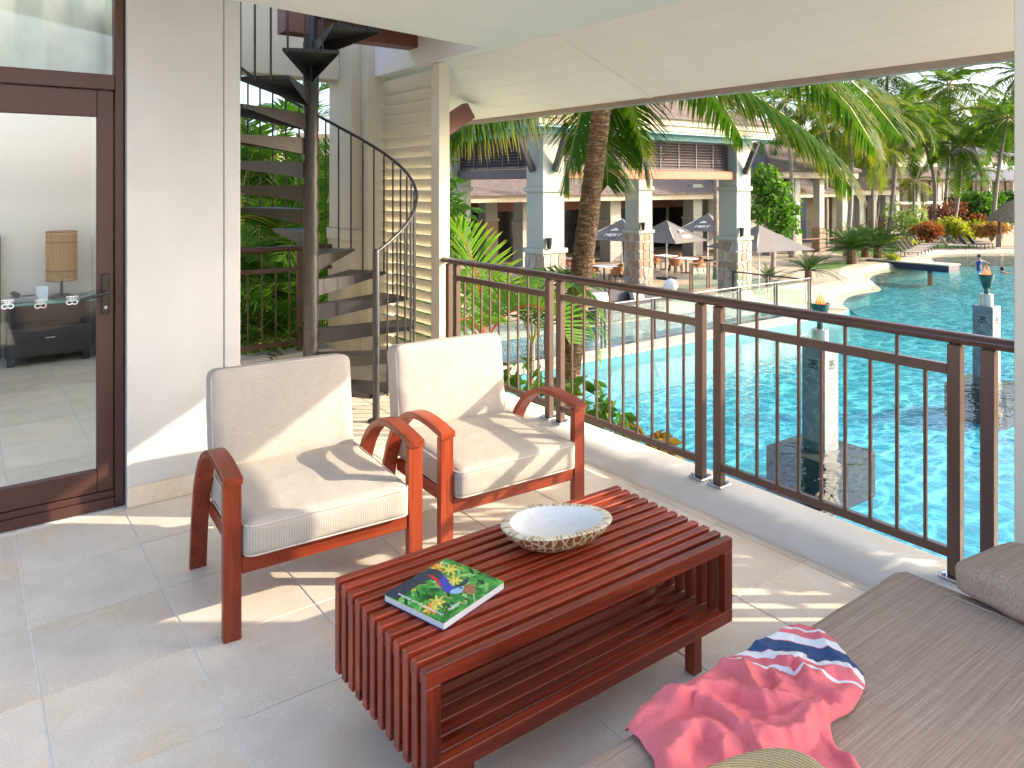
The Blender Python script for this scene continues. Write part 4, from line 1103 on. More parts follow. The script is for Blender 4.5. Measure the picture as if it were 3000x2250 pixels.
near_frond([(1690,130,9.0),(1600,215,8.7),(1480,300,8.3),(1380,350,8.0),(1290,415,7.8)], 3, 1.05, 96, .95, .034)
near_frond([(1700,90,10.0),(1620,190,10.3),(1540,270,10.5),(1450,360,10.6)], 4, .8, 84, 1.3, .04)
near_frond([(1735,190,10.3),(1705,310,10.6),(1675,430,10.7),(1655,540,10.7)], 5, 1.0, 90, .75, .045)
near_frond([(1815,180,10.4),(1845,300,10.7),(1875,410,10.8),(1895,510,10.8)], 6, 1.0, 90, .75, .045)
near_frond([(1770,190,10.7),(1770,320,11.0),(1775,440,11.1),(1780,540,11.0)], 7, 1.05, 90, .7, .045)
near_frond([(1900,150,10.0),(2010,215,10.3),(2110,300,10.5),(2175,410,10.6)], 12, .9, 88, .9, .04)
near_frond([(1860,120,11.0),(1960,170,11.6),(2060,250,12.1),(2130,350,12.4)], 13, .9, 80, .9, .04)
near_frond([(2150,100,9.6),(2330,180,9.6),(2470,290,9.6),(2560,430,9.6)], 14, .95, 92, .9, .038)
near_frond([(1950,60,10.6),(2080,110,11.4),(2180,200,12.0),(2240,320,12.3)], 8, .9, 80, .9)
near_frond([(1850,-120,9.0),(1900,-250,8.2),(1960,-320,7.2),(2050,-300,6.2)], 9, .9, 70, .8)
near_frond([(1750,-120,10.0),(1700,-250,10.8),(1640,-300,11.8),(1560,-250,12.6)], 10, .9, 70, .8)

# ---- red-stemmed palm right behind the railing
lb = at(1418, 1010, 7.3); lbz = Vector((lb.x, lb.y, G))
lpm = thing('sealing_wax_palm', 'bright green palm with red stems behind the far railing panel', 'palm', lbz)
o_ = lb-lbz
def lip_frond(pxs, seed, ll, n, hang, lift, fwd=.6, lw=.035):
    m = MB(); frond_curve(m, [o_]+[at(*p)-lbz for p in pxs], n, ll, lw, hang, fwd, lift, .22, .014, seed, .08, 3)
    m.build('frond', [M['lip'], M['rachisr']], lpm, tipattr=True)
lip_frond([(1412,900,7.3),(1395,800,7.25),(1365,715,7.2),(1335,665,7.15)], 1, .62, 32, .15, .3, .75)
lip_frond([(1455,950,7.2),(1510,905,7.1),(1570,895,7.0),(1630,935,6.95),(1665,1000,6.9)], 2, .62, 34, .12, .75, .35)
lip_frond([(1380,960,7.4),(1330,900,7.6),(1280,880,7.8),(1220,900,8.0)], 3, .55, 28, .4, .3)
lip_frond([(1430,930,7.6),(1460,860,7.9),(1500,820,8.2),(1550,830,8.5)], 4, .55, 28, .4, .4)
lip_frond([(1400,960,7.0),(1370,930,6.7),(1330,960,6.4),(1300,1040,6.2)], 5, .5, 26, .5, .3)
MB().tube([(0,0,0),(.04,0,1.0),o_*1.0], [.045,.04,.03], 8).build('stem', M['rachisr'], lpm, smooth=60)
dk = at(1560, 1010, 9.0); dkz = Vector((dk.x, dk.y, G))
dpm = thing('young_palm', 'dark green young palm fronds between red-stemmed palm and leaning trunk', 'palm', dkz)
for i, pxs in enumerate(([(1590,900,9.0),(1650,840,8.9),(1720,850,8.8),(1760,920,8.8)],[(1600,930,9.2),(1670,910,9.3),(1730,960,9.4),(1755,1050,9.4)],[(1560,900,9.3),(1600,820,9.6),(1660,790,9.9),(1720,800,10.2)],[(1530,930,9.0),(1490,880,8.9),(1450,900,8.8),(1420,970,8.8)])):
    m = MB(); frond_curve(m, [dk-dkz]+[at(*p)-dkz for p in pxs], 40, .55, .032, .45, .7, .2, .15, .014, i+30, .1, 2)
    m.build('frond', [M['areca'], M['rachis']], dpm, tipattr=True)
MB().tube([(0,0,0),(0,.03,1.0),dk-dkz], [.06,.05,.03], 8).build('stem', M['barkg'], dpm)

# ---- croton shrubs below the kerb
M['croton'] = leaf_mat('croton_leaf', (.02,.07,.012), (.06,.14,.02), (.30,.26,.03)); M['crotono'] = leaf_mat('orange_croton_leaf', (.10,.09,.015), (.30,.15,.02), (.55,.20,.03))
for i, (px, py, d_, r_, mt_, lb_) in enumerate(((1530,1150,6.6,.34,'croton','green croton shrub behind the right armchair back'),(1700,1200,6.1,.30,'croton','green croton shrub at the foot of the leaning palm'),(1790,1262,5.9,.24,'croton','low green shrub under the middle railing panel'),(1895,1312,5.7,.17,'crotono','small orange croton under the middle railing panel'),(1610,1170,6.6,.24,'croton','leafy croton between the paired railing posts'))):
    p = at(px, py, d_); b_ = Vector((p.x, p.y, G)); hz = p.z-G
    bush(b_, [(0,0,hz,r_,r_,r_*.9),(.1,-.1,hz-.5,r_*1.2,r_*1.2,.5),(-.1,.1,hz-1.2,r_,r_,.6)], 420, .17, M[mt_], lb_, .42, i+50, 'croton shrubs below the balcony', 'croton_shrub')

st_ = thing('added_shade_tree', 'unseen leafy small tree added beyond the right louvre screen for its shade', 'tree', (4.9, .9, G))  # unseen tree added to shade the kerb and the floor by the railing
leafcloud(MB(), [(0,0,4.0,.45,.55,.50),(.22,.30,3.7,.40,.40,.50),(-.25,-.3,3.6,.40,.40,.5),(0,0,3.1,.55,.6,.6),(.1,.2,2.4,.5,.55,.6)], 3200, .17, .5, 31, .15).build('crown', M['broad'], st_, tipattr=True)
MB().tube([(0,0,0),(.03,.02,1.5),(0,0,3.2)], [.07,.055,.03], 8).build('trunk', M['barkg'], st_)
# ---- areca palms behind the stair
k_ = 0
for (x, y, hgt, nst) in ((2.45,7.60,2.5,5),(2.9,8.0,3.1,5),(3.5,7.9,3.4,5),(2.4,8.8,3.7,6),(3.2,9.1,4.3,6),(3.9,9.2,4.9,6),(2.7,10.2,4.8,6),(4.5,10.3,5.0,6),(3.5,11.2,5.6,7)):
    t = thing('areca_palm', ['areca palm clump close behind the rear railing','areca palm clump right behind the centre pole of the stair','areca palm clump beside the cream rear pier','areca palm clump at left behind the rear railing','taller areca palm behind the rear railing','tall areca palm seen between the upper stair treads','tall areca palm at left seen between stair treads','tall areca palm seen right of the stair pole','farthest areca palm behind the spiral stair'][k_], 'palm', (x,y,G), 0, 'areca palms behind the stair')
    rg = random.Random(k_+90); k_ += 1
    for s_ in range(nst):
        a = 2*math.pi*s_/nst+rg.uniform(-.4,.4); hh = hgt*rg.uniform(.55,1.0); dx, dy = .35*math.cos(a), .35*math.sin(a)
        MB().tube([(dx*.2,dy*.2,0),(dx*.6,dy*.6,hh*.5),(dx,dy,hh)], [.035,.03,.02], 6).build('stem', M['rachis'], t)
        for f_ in range(6):
            link('frond', FR['areca'][rg.randrange(4)], t, (dx,dy,hh), (R(rg.uniform(-25,25)), R(-rg.uniform(15,75)), a+rg.uniform(-1.9,1.9)), rg.uniform(.62,.85) if k_ < 5 else rg.uniform(.75,1.1))
tb_ = thing('hedge', 'dense dark green hedge filling the view behind the areca palms', 'hedge', (2.4, 13.2, G))
leafcloud(MB(), [(x,rnd.uniform(-.4,.4),z,1.1,.8,1.0) for x in (-1.3,0,1.3,2.6,3.9,5.2) for z in (.9,2.4,3.8)], 9000, .30, .4, 77).build('foliage', M['broad'], tb_, tipattr=True)
# ================================================================ PAVILION AND BUILDINGS
M['paint'] = simple('pale_column_paint', (.335,.335,.275), .8, 0, .05, 1.0); M['fasciap'] = simple('beige_fascia', (.36,.30,.21), .7)
M['teal'] = simple('sea_green_trim', (.20,.36,.33), .6); M['darkwood'] = simple('dark_louvre_timber', (.060,.040,.045), .5, 0, .15, 3); M['orangewood'] = simple('orange_timber_beam', (.28,.095,.038), .6, 0, .15, 2)
N = NT('stone_cladding'); oi = N.n('ObjectInfo'); v = N.coord()
c = N.ramp(oi.outputs['Random'], (0, (.22,.16,.115)), (.3, (.32,.22,.15)), (.55, (.29,.265,.235)), (.8, (.38,.325,.255)), (1, (.27,.155,.095)))
N.bump(N.noise(v, 14, 4), .5, .02); M['stone'] = N.set(N.mix(1.0, c, N.ramp(N.noise(v, 5, 4), (.3, (.85,.85,.85)), (.7, (1.1,1.1,1.1))), 'MULTIPLY'), .85)
M['mortar'] = simple('mortar', (.34,.31,.27), .9)
N = NT('roof_shingles'); g = N.coord('Object'); br = N.n('TexBrick'); br.inputs['Scale'].default_value = 1; br.inputs['Mortar Size'].default_value = .015
br.inputs['Brick Width'].default_value = .30; br.inputs['Row Height'].default_value = .30; br.inputs['Color1'].default_value = (.095,.070,.056,1); br.inputs['Color2'].default_value = (.15,.112,.092,1); br.inputs['Mortar'].default_value = (.08,.05,.04,1)
N.l(g, br.inputs['Vector']); N.bump(br.outputs['Fac'], -.4, .03); M['shingle'] = N.set(br.outputs['Color'], .85)
def stone_faces(parent, w, h, key):
    """irregular cladding stones on the two faces towards the pool (-Y and -X)"""
    rg = random.Random(key); nx, nz = 3, 6
    G_ = [[(( (i+(rg.uniform(-.28,.28) if 0 < i < nx else 0))/nx-.5)*w, (j+(rg.uniform(-.3,.3) if 0 < j < nz else 0))/nz*h) for i in range(nx+1)] for j in range(nz+1)]
    for face in (0, 1):
        for j in range(nz):
            for i in range(nx):
                q = [G_[j][i], G_[j][i+1], G_[j+1][i+1], G_[j+1][i]]
                if face: q = [(-x, z) for x, z in q][::-1]
                cx = sum(p[0] for p in q)/4; cz = sum(p[1] for p in q)/4
                dd = rg.uniform(.018,.035)
                I = []
                for (x, z) in q:
                    l = math.hypot(x-cx, z-cz); k = (l-.022)/l; I.append((cx+(x-cx)*k, cz+(z-cz)*k))
                # corners knocked off for an irregular outline
                O = []
                for a in range(4):
                    p, n_ = I[a], I[(a+1) % 4]; O += [(p[0]+(n_[0]-p[0])*rg.uniform(.08,.2), p[1]+(n_[1]-p[1])*rg.uniform(.08,.2)), (p[0]+(n_[0]-p[0])*rg.uniform(.8,.92), p[1]+(n_[1]-p[1])*rg.uniform(.8,.92))]
                n8 = len(O); m = MB()
                f = (lambda x, z, d_: (x, -w/2-d_, z)) if face == 0 else (lambda x, z, d_: (-w/2-d_, x, z))
                m.add([f(x,z,-.01) for x,z in O]+[f(cx+(x-cx)*.94, cz+(z-cz)*.94, dd) for x,z in O], [tuple(range(n8,2*n8))]+[(a,(a+1) % n8,n8+(a+1) % n8,n8+a) for a in range(n8)])
                m.build('stone', M['stone'], parent)
def column(x, y, label, stones=True, top=6.1, ph=2.38, w_=.85, parent=None, key=1):
    c = thing('column', label, 'column', (x,y,G), 0, 'stone-footed pavilion columns')
    h_ = w_/2
    MB().box(-h_-.03, h_+.03, -h_-.03, h_+.03, 0, ph).build('plinth', M['mortar'] if stones else M['stone'], c)
    if stones: stone_faces(c, w_+.06, ph-.02, key)
    MB().cbox(-h_-.09, h_+.09, -h_-.09, h_+.09, ph+.001, ph+.15, .015).build('plinth_cap', M['paint'], c)
    MB().box(-h_, h_, -h_, h_, ph+.151, top).build('shaft', M['paint'], c)
    MB().cbox(-h_-.07, h_+.07, -h_-.07, h_+.07, 4.30, 4.46, .015).build('band', M['paint'], c)
    if stones: MB().lathe([(.07,0),(.10,.34)], 12).build('wall_light', M['blackmetal'], c, (-.28,-h_-.12,ph+.16))
    return c
column(14.97, 18.52, 'big pale stone-footed column left of the leaning palm trunk', key=1)
column(24.55, 18.52, 'big pale stone-footed column at the right end of the pavilion', key=2)
column(24.55, 23.7, 'stone-footed column just right of the leaning palm trunk', key=3, top=5.2)
column(14.97, 23.9, 'pale column at far left of the pavilion beside louvre screen', stones=False, key=4)
pv = thing('pavilion_roof', 'open pavilion roof with dark louvre panels above the poolside terrace', 'roof', (14.5, 18.1, G))
x0, x1, y0, y1 = -.75, 11.1, -.75, 6.5                       # eave outline, local
def ring(name, mat, z0, z1, ins, t=.12):
    m = MB(); a0, a1, b0, b1 = x0+ins, x1-ins, y0+ins, y1-ins
    m.box(a0, a1, b0, b0+t, z0, z1).box(a0, a1, b1-t, b1, z0, z1).box(a0, a0+t, b0+t+.001, b1-t-.001, z0, z1).box(a1-t, a1, b0+t+.001, b1-t-.001, z0, z1)
    m.build(name, mat, pv)
ring('fascia', M['fasciap'], 6.36, 6.56, .06); ring('fascia', M['fasciap'], 6.561, 6.80, 0); ring('soffit_trim', M['teal'], 6.28, 6.359, .10, .55)
m = MB().box(x0+.66, x1-.66, y0+.66, y1-.66, 6.10, 6.279); m.build('soffit', M['teal'], pv)
rz_ = 8.5; yc = (y0+y1)/2; hx = (y1-y0)/2; e = .1; n_c = 11; m = MB()
for i in range(n_c):                                          # shingle courses, each stepped
    t0_, t1_ = i/n_c, (i+1)/n_c
    def ringp(t, dz): z = 6.79+(rz_-6.79)*t+dz; q = (hx+e)*t; return [(x0-e+q,y0-e+q,z),(x1+e-q,y0-e+q,z),(x1+e-q,y1+e-q,z),(x0-e+q,y1+e-q,z)]
    a, b = ringp(t0_, .035), ringp(min(t1_+.01,1), .0); c_ = ringp(t0_, -.01)
    m.add(a+b+c_, [(j,(j+1) % 4,4+(j+1) % 4,4+j) for j in range(4)]+[(8+j,8+(j+1) % 4,(j+1) % 4,j) for j in range(4)])
sh = m.build('shingle_courses', M['shingle'], pv); stuff(sh)
# front (−Y) and left (−X) louvre bays
def louvre_bays(p0, p1, nb_, z0, z1):
    a, b = Vector(p0), Vector(p1); u = (b-a).normalized(); rz2 = math.atan2(u.y, u.x); Lb = (b-a).length/nb_
    me = mp_ = mf_ = None
    for i in range(nb_):
        o = a+u*(Lb*i)
        q = (o.x,o.y,0)
        if mf_ is None: mf_ = MB().box(.055, Lb-.055, .03, .06, z0+.06, z1-.06).build('louvre_backing', M['darkwood'], pv, q, (0,0,rz2)).data
        else: link('louvre_backing', mf_, pv, q, (0,0,rz2))
        if mp_ is None: mp_ = MB().box(0, .05, -.06, .06, z0, z1).box(.0505, Lb, -.06, .06, z0, z0+.05).box(.0505, Lb, -.06, .06, z1-.05, z1).build('louvre_frame', M['darkwood'], pv, q, (0,0,rz2)).data
        else: link('louvre_frame', mp_, pv, q, (0,0,rz2))
        ns_ = 9
        for j in range(ns_):
            zz = z0+.11+(z1-z0-.2)*j/(ns_-1)
            if me is None: me = MB().add([(.052,-.055,-.045),(Lb-.002,-.055,-.045),(Lb-.002,.02,.04),(.052,.02,.04),(.052,-.055,-.03),(Lb-.002,-.055,-.03),(Lb-.002,.02,.055),(.052,.02,.055)],[(3,2,1,0),(4,5,6,7),(0,1,5,4),(1,2,6,5),(2,3,7,6),(3,0,4,7)]).build('louvre_slat', M['darkwood'], pv, (q[0],q[1],zz), (0,0,rz2)).data
            else: link('louvre_slat', me, pv, (q[0],q[1],zz), (0,0,rz2))
louvre_bays((.9,.42), (9.6,.42), 9, 5.06, 6.09)
louvre_bays((.47,5.35), (.47,.9), 5, 5.06, 6.09)
MB().cbox(.55, 9.75, .10, .38, 4.72, 5.04, .02).build('front_beam', M['orangewood'], pv)
MB().cbox(.30, .62, .9, 5.6, 4.72, 5.04, .02).build('side_beam', M['darkwood'], pv)
for (a, b) in (((.47,-.05,4.95),(.47,-.60,6.12)), ((-.02,.42,4.95),(-.62,.42,6.12)), ((10.05,-.05,4.95),(10.05,-.60,6.12)), ((10.55,.42,4.95),(11.0,.42,6.12))):
    MB().bar(a, b, .12, .20).build('bracket', M['darkwood'], pv)
# restaurant behind
M['darkglass'] = simple('dark_interior_glass', (.010,.010,.013), .12)
rs = thing('restaurant', 'restaurant building with dark glass front behind the umbrellas', 'building', (19.0, 32.0, G))
MB().box(-6, 34, 6, 6.3, 0, 6.0).build('back_wall', simple('warm_wall', (.50,.40,.24), .8), rs)
for i in range(9):
    MB().box(-4.5+i*4.0, -.9+i*4.0, 5.85, 5.95, 0, 2.9).build('glass_front', M['darkglass'], rs)
MB().box(-6, 33, 5.7, 5.9, 2.9, 3.5).build('timber_header', simple('red_header', (.20,.06,.035), .5), rs)
MB().box(-4, 34, -1.2, -.9, 3.65, 4.05).build('fascia', M['fasciap'], rs)
m = MB().add([(-4.2,-1.4,4.06),(34.2,-1.4,4.06),(34.2,8,7.4),(-4.2,8,7.4),(-4.2,-1.4,3.98),(34.2,-1.4,3.98),(34.2,8,7.2),(-4.2,8,7.2)], [(0,1,2,3),(7,6,5,4),(0,4,5,1),(3,2,6,7),(0,3,7,4),(1,5,6,2)]); m.build('roof', M['shingle'], rs)
MB().box(-6, 34, -.8, 8, -.02, .012).build('terrace_floor', simple('terrace_tile', (.20,.15,.105), .7), rs)
for i, (x, y) in enumerate(((25.5,33.4),(25.6,37.2),(31.2,32.4),(38.1,32.0),(44,32))):
    column(x, y, ['stone-footed column beside the dark restaurant doorway','stone-footed column left of the dark restaurant doorway','stone-footed column behind the left grey umbrella','stone-footed column behind the middle grey umbrella','farthest stone-footed restaurant column'][i], stones=False, top=4.6, key=20+i)

# ---- umbrellas with white lettering
M['canvas'] = simple('grey_canvas', (.13,.12,.112), .85, 0, .05, 2)
def umbrella(p, label, rz, hw=1.5, letters='', lab_face=0):
    u = thing('market_umbrella', label, 'umbrella', (p[0],p[1],G), rz, 'grey restaurant umbrellas')
    MB().lathe([(.03,0),(.03,2.82)], 10).build('pole', M['white'], u)
    m = MB(); A = [(-hw,-hw,1.86),(hw,-hw,1.86),(hw,hw,1.86),(-hw,hw,1.86)]
    for i in range(4):
        a, b = Vector(A[i]), Vector(A[(i+1) % 4]); ap = Vector((0,0,2.85)); mid = (a+b)/2; mid = mid+(Vector((0,0,1.86))-mid)*.04
        n1, n2 = (a*.5+ap*.5)-Vector((0,0,.05)), (b*.5+ap*.5)-Vector((0,0,.05))
        m.add([a,mid,b,n2,ap,n1], [(0,1,5),(1,3,5),(1,2,3),(5,3,4)])
    cn = m.build('canopy', M['canvas'], u)
    md = cn.modifiers.new('t','SOLIDIFY'); md.thickness = .012
    me = None
    for i in range(4):
        a = A[i]; MB().bar((0,0,2.80),(a[0]*.98,a[1]*.98,1.85), .02, .02).build('rib', M['white'], u)
    MB().box(-.35,.35,-.35,.35,0,.10).build('base', M['blackmetal'], u)
    if letters:
        sl = math.atan2(.99, hw)
        fa = lab_face
        o = bpy.data.objects.new('print_panel', None)
        th_ = fa*math.pi/2
        e_ = Vector((0,-hw*.80,2.045)); e_.rotate(Quaternion((0,0,1), th_))
        bpy.data.objects.remove(o)
        flat_text(letters, .34, M['inkw'], cn, e_, (sl+R(0),0,th_), 'lettering', .004, .25)
        e2 = Vector((0,-hw*.58,2.27)); e2.rotate(Quaternion((0,0,1), th_))
        mm = MB()
        for s_, (a0, a1) in ((1,(.0,.22)),(-1,(.05,.25))): mm.add([(-.22,a0*1.0,.03),(.0,a1,.03),(.22,a0+.05,.03),(.05,a0+.08,.03)], [(0,2,1),(0,3,2)])
        mm.build('emblem', M['inkw'], cn, e2, (sl,0,th_))
    return u
umbrella((26.5,26.7), 'grey restaurant umbrella directly behind the leaning palm trunk', R(20), 1.55, 'MERY', 3)
umbrella((27.4,24.6), 'grey restaurant umbrella between the two stone-footed columns', R(8), 1.5, 'MERY', 0)
umbrella((35.9,29.0), 'grey restaurant umbrella farthest back behind slim palm trunks', R(20), 1.5, 'MERY', 3)
umbrella((27.1,19.2), 'grey umbrella right of the pavilion end column by the lawn', R(-12), 1.55, 'ERY', 3)

# ---- dining tables and rattan chairs, lounge
M['rattan'] = simple('rattan_seat', (.40,.17,.06), .7, 0, .25, 30)
def rattan_chair():
    c = thing('rattan_chair', 'x', 'chair')
    MB().cbox(-.24,.24,-.24,.24,.40,.45,.02).build('seat', M['rattan'], c)
    m = MB(); P = [(.27*math.cos(R(a)), .27*math.sin(R(a))) for a in range(-10, 200, 15)]; n = len(P)
    m.add([(x,y,.45) for x,y in P]+[(x*1.08,y*1.08,.82-.16*abs(math.cos(R(-10+15*i)))) for i,(x,y) in enumerate(P)], [(i,i+1,n+i+1,n+i) for i in range(n-1)]); b_ = m.build('backrest', M['rattan'], c); md = b_.modifiers.new('t','SOLIDIFY'); md.thickness = .03
    for sx in (-.2,.2):
        for sy in (-.2,.2): MB().bar((sx,sy,.40),(sx*1.15,sy*1.15,0), .03).build('leg', M['blackmetal'], c)
    return c
def dining_table(p, label):
    t = thing('dining_table', label, 'table', (p[0],p[1],G+.013), 0, 'restaurant dining tables')
    MB().cbox(-.45,.45,-.45,.45,.71,.75,.01).build('table_top', M['white'], t); MB().lathe([(.25,0),(.25,.02),(.04,.05),(.04,.709)], 14).build('pedestal', M['blackmetal'], t)
rc = None
for i, (px, py) in enumerate(((1770,826),(1950,790),(2010,800),(1690,800))):
    p = gp(px, py); dining_table((p.x,p.y), ['white dining table right of the leaning palm trunk','white dining table under the middle grey umbrella','white dining table before the brown terrace fence','white dining table left of the leaning palm trunk'][i])
    for j, (dx, dy, rz) in enumerate(((-.75,.1,90),(.75,-.1,-90),(.05,.75,0),(0,-.75,180))):
        if rc is None: rc = rattan_chair(); c = rc
        else: c = copy_tree(rc)
        c.location = (p.x+dx,p.y+dy,G+.013); c.rotation_euler = (0,0,R(rz)); c['group'] = 'rattan chairs of the restaurant'
        c['label'] = 'rattan chair at the white table '+['right of the leaning palm trunk','under the middle grey umbrella','before the brown terrace fence','left of the leaning palm trunk'][i]+', '+['left side','right side','far side','near side'][j]
M['sofag'] = simple('charcoal_upholstery', (.065,.062,.072), .9); M['chev'] = ribbed('chevron_fabric', (.62,.60,.56), (.34,.31,.30), 0, 14, .2)
sf = thing('outdoor_sofa', 'charcoal outdoor lounge sofa behind the glass pool fence', 'sofa', (18.2, 18.3, G))
soft_box(1.6,.5,.12,.06,8).build('seat_cushion', M['sofag'], sf, (0,0,.40), smooth=60); MB().cbox(-1.6,1.6,-.5,.5,.06,.279,.02).build('base', M['sofag'], sf); MB().box(-1.4,1.4,-.4,.4,.0,.0595).build('plinth', M['blackmetal'], sf)
for i in range(3): soft_box(.5,.11,.26,.06,8).build('back_cushion', M['sofag'], sf, (-1.05+i*1.05,.40,.75), (R(-10),0,0), smooth=60)
tag(soft_box(.30,.10,.22,.06,8).build('throw_pillow', M['chev'], None, (18.9,18.35,G+.74), (R(-20),0,R(8)), smooth=60), 'chevron patterned throw pillow on the charcoal sofa', 'pillow')
tag(soft_box(.34,.10,.24,.06,8).build('throw_pillow', M['white'], None, (17.0,18.2,G+.72), (R(-25),0,R(-10)), smooth=60), 'pale throw pillow at the left end of the charcoal sofa', 'pillow')
p = gp(1965,858); tag(MB().lathe([(.02,0)]+[(.3*math.sin(a), .3-.3*math.cos(a)) for a in [R(x) for x in range(10,180,14)]]+[(.01,.6)], 24).build('globe_lamp', M['white'], None, (p.x,p.y,G), smooth=60), 'white globe lamp standing on the terrace behind the railing', 'lamp')

# ---- glass pool fence
gf = thing('glass_fence', 'glass pool fence with brown metal frame along the far pool edge', 'fence', (8.2, 14.95, G+.07))
me = mg = mb_ = None; LF = 15.8; npn = 8; lp_ = LF/npn
MB().tube([(0,0,1.18),(LF,0,1.18)], .028, 10).build('top_rail', simple('pale_rail', (.14,.125,.115), .35, .3), gf, smooth=50)
for i in range(npn+1):
    for dx in (-.07,.07):
        if me is None: me = MB().cbox(-.025,.025,-.025,.025,0,1.155,.004).build('post', M['stair'], gf, (i*lp_+dx,0,0)).data
        else: link('post', me, gf, (i*lp_+dx,0,0))
    if i < npn:
        q = (i*lp_,0,0)
        if mg is None: mg = MB().box(.10,lp_-.10,-.005,.005,.09,1.05).build('glass_panel', M['fglass'], gf, q).data
        else: link('glass_panel', mg, gf, q)
        for z in (.06,1.055):
            if mb_ is None: mb_ = MB().cbox(.096,lp_-.096,-.018,.018,0,.03,.003).build('rail', M['stair'], gf, (q[0],0,z)).data
            else: link('rail', mb_, gf, (q[0],0,z))
gf2 = thing('terrace_fence', 'brown framed glass terrace fence between dining tables and end column', 'fence', (25.2, 21.3, G))
M['fencebr'] = simple('brown_fence', (.16,.075,.04), .5)
MB().cbox(0,3.4,-.03,.03,1.12,1.18,.01).build('top_rail', M['fencebr'], gf2)
MB().cbox(0,3.4,-.02,.02,.94,.98,.006).build('mid_rail', M['fencebr'], gf2)
for x in (0,.15,1.13,1.28,2.26,2.41,3.39): MB().cbox(x-.03,x+.03,-.03,.03,0,1.119,.004).build('post', M['fencebr'], gf2)
for x in (.18,1.31,2.44): MB().box(x,x+.92,-.005,.005,.08,.939).build('glass_panel', M['fglass'], gf2)
gf3 = thing('glass_fence', 'short glass fence closing the terrace beside the lawn', 'fence', (24.05, 15.1, G))
MB().tube([(0,0,1.18),(0,3.2,1.18)], .028, 10).build('top_rail', M['stair'], gf3, smooth=50)
for i in range(3):
    MB().cbox(-.025,.025,i*1.55,i*1.55+.05,0,1.155,.004).build('post', M['stair'], gf3)
    if i < 2: MB().box(-.005,.005,i*1.55+.1,i*1.55+1.5,.09,1.05).build('glass_panel', M['fglass'], gf3)

# ---- torch pillars in the pool
N = NT('slate_marble'); v = N.coord('Object'); 
vn = N.ramp(N.noise(v, 1.4, 7, .55, 1.4), (.492, (0,0,0)), (.5, (1,1,1)), (.508, (0,0,0)))
M['slate'] = N.set(N.mix(N.math('MULTIPLY', vn, .55), N.ramp(N.noise(v, 4, 5), (.3, (.075,.095,.105)), (.7, (.15,.175,.18))), (.50,.52,.48)), .35)
N = NT('mossy_block'); v = N.coord('Object'); M['moss'] = N.set(N.ramp(N.noise(v, 2.2, 5, .6, .8), (.40, (.003,.006,.005)), (.60, (.010,.016,.005)), (.78, (.07,.045,.010))), .9)
M['bronze'] = simple('green_bronze', (.05,.10,.085), .35, .6, .3, 10); M['steel'] = simple('brushed_steel', (.45,.45,.43), .3, .9)
N = NT('flame'); N.b.inputs['Emission Color'].default_value = (1,.14,.015,1); N.b.inputs['Emission Strength'].default_value = .4; N.set((.8,.3,.1), .8); tr_ = N.n('BsdfTransparent'); mx_ = N.n('MixShader'); mx_.inputs[0].default_value = .5; N.l(tr_.outputs[0], mx_.inputs[1]); N.l(N.b.outputs[0], mx_.inputs[2]); N.l(mx_.outputs[0], N.o.inputs[0]); M['flame'] = N.m
def torch_pillar(x, y, label):
    t = thing('torch_pillar', label, 'torch pillar', (x,y,PZ), 0, 'torch pillars standing in the pool')
    b = WZ-PZ
    MB().cbox(-.68,.68,-.68,.68,.001,b-.16,.02).build('mossy_footing', M['moss'], t)
    MB().cbox(-.225,.225,-.225,.225,b-.159,b+1.74,.006).build('shaft', M['slate'], t)
    ornament(t, (0,-.2265,b+1.40), .17, M['moss'])
    o = ornament(t, (-.2265,0,b+1.40), .17, M['moss']); o.rotation_euler = (0,0,R(-90))
    MB().lathe([(.145,b+1.741),(.145,b+2.02),(.11,b+2.03)], 24).build('steel_drum', M['steel'], t, smooth=40)
    MB().lathe([(.06,b+2.031),(.055,b+2.14),(.09,b+2.18),(.17,b+2.46),(.175,b+2.50),(.15,b+2.50),(.06,b+2.22)], 20).build('torch_cup', M['bronze'], t, smooth=40)
    rg = random.Random(int(x*10)); m = MB()
    for k in range(5):
        a = 2*math.pi*k/5; hh = rg.uniform(.10,.26); ox, oy = .045*math.cos(a), .045*math.sin(a)
        m.tube([(ox,oy,b+2.40),(ox*1.5+.01,oy*1.5,b+2.50),(ox*.9+.04*math.sin(k*2),oy*.7,b+2.50+hh*.6),(ox*.4-.03,oy*.3,b+2.50+hh)], [.018,.026,.012,.001], 7)
    m.build('flame', M['flame'], t, smooth=80)
torch_pillar(12.69, 7.69, 'nearer slate torch pillar with flame behind the railing')
torch_pillar(20.09, 7.80, 'farther slate torch pillar with flame at right edge')

# ---- jetty, loungers, hut
jt = thing('jetty', 'low jetty with navy tiled side reaching into the pool', 'jetty', (43.6, 18.8, PZ))
for q in (1.2, 4.0): MB().box(.6,.8,q,q+.2,0,WZ-PZ-.13).build('pile', M['moss'], jt)
MB().box(0,1.3,0,4.6,WZ-PZ-.129,WZ-PZ+.22).build('tiled_side', simple('navy_tile', (.005,.009,.045), .5), jt); MB().cbox(-.06,1.36,-.06,4.66,WZ-PZ+.221,WZ-PZ+.29,.02).build('deck', M['coping'], jt)
M['sling'] = simple('taupe_sling', (.30,.26,.24), .8); M['slingd'] = simple('dark_sling', (.06,.065,.085), .8)
def lounger(mat):
    l = thing('sun_lounger', 'x', 'sun lounger'); 
    MB().cbox(.0,1.25,-.31,.31,.30,.34,.01).build('seat_sling', mat, l)
    MB().cbox(-.0,.75,-.31,.31,-.02,.02,.01).build('backrest', mat, l, (0,0,.33), (0,R(-125),0))
    for x in (.1,1.15):
        for y in (-.28,.28): MB().cbox(x-.02,x+.02,y-.02,y+.02,.012,.2995,.003).build('leg', M['blackmetal'], l)
    return l
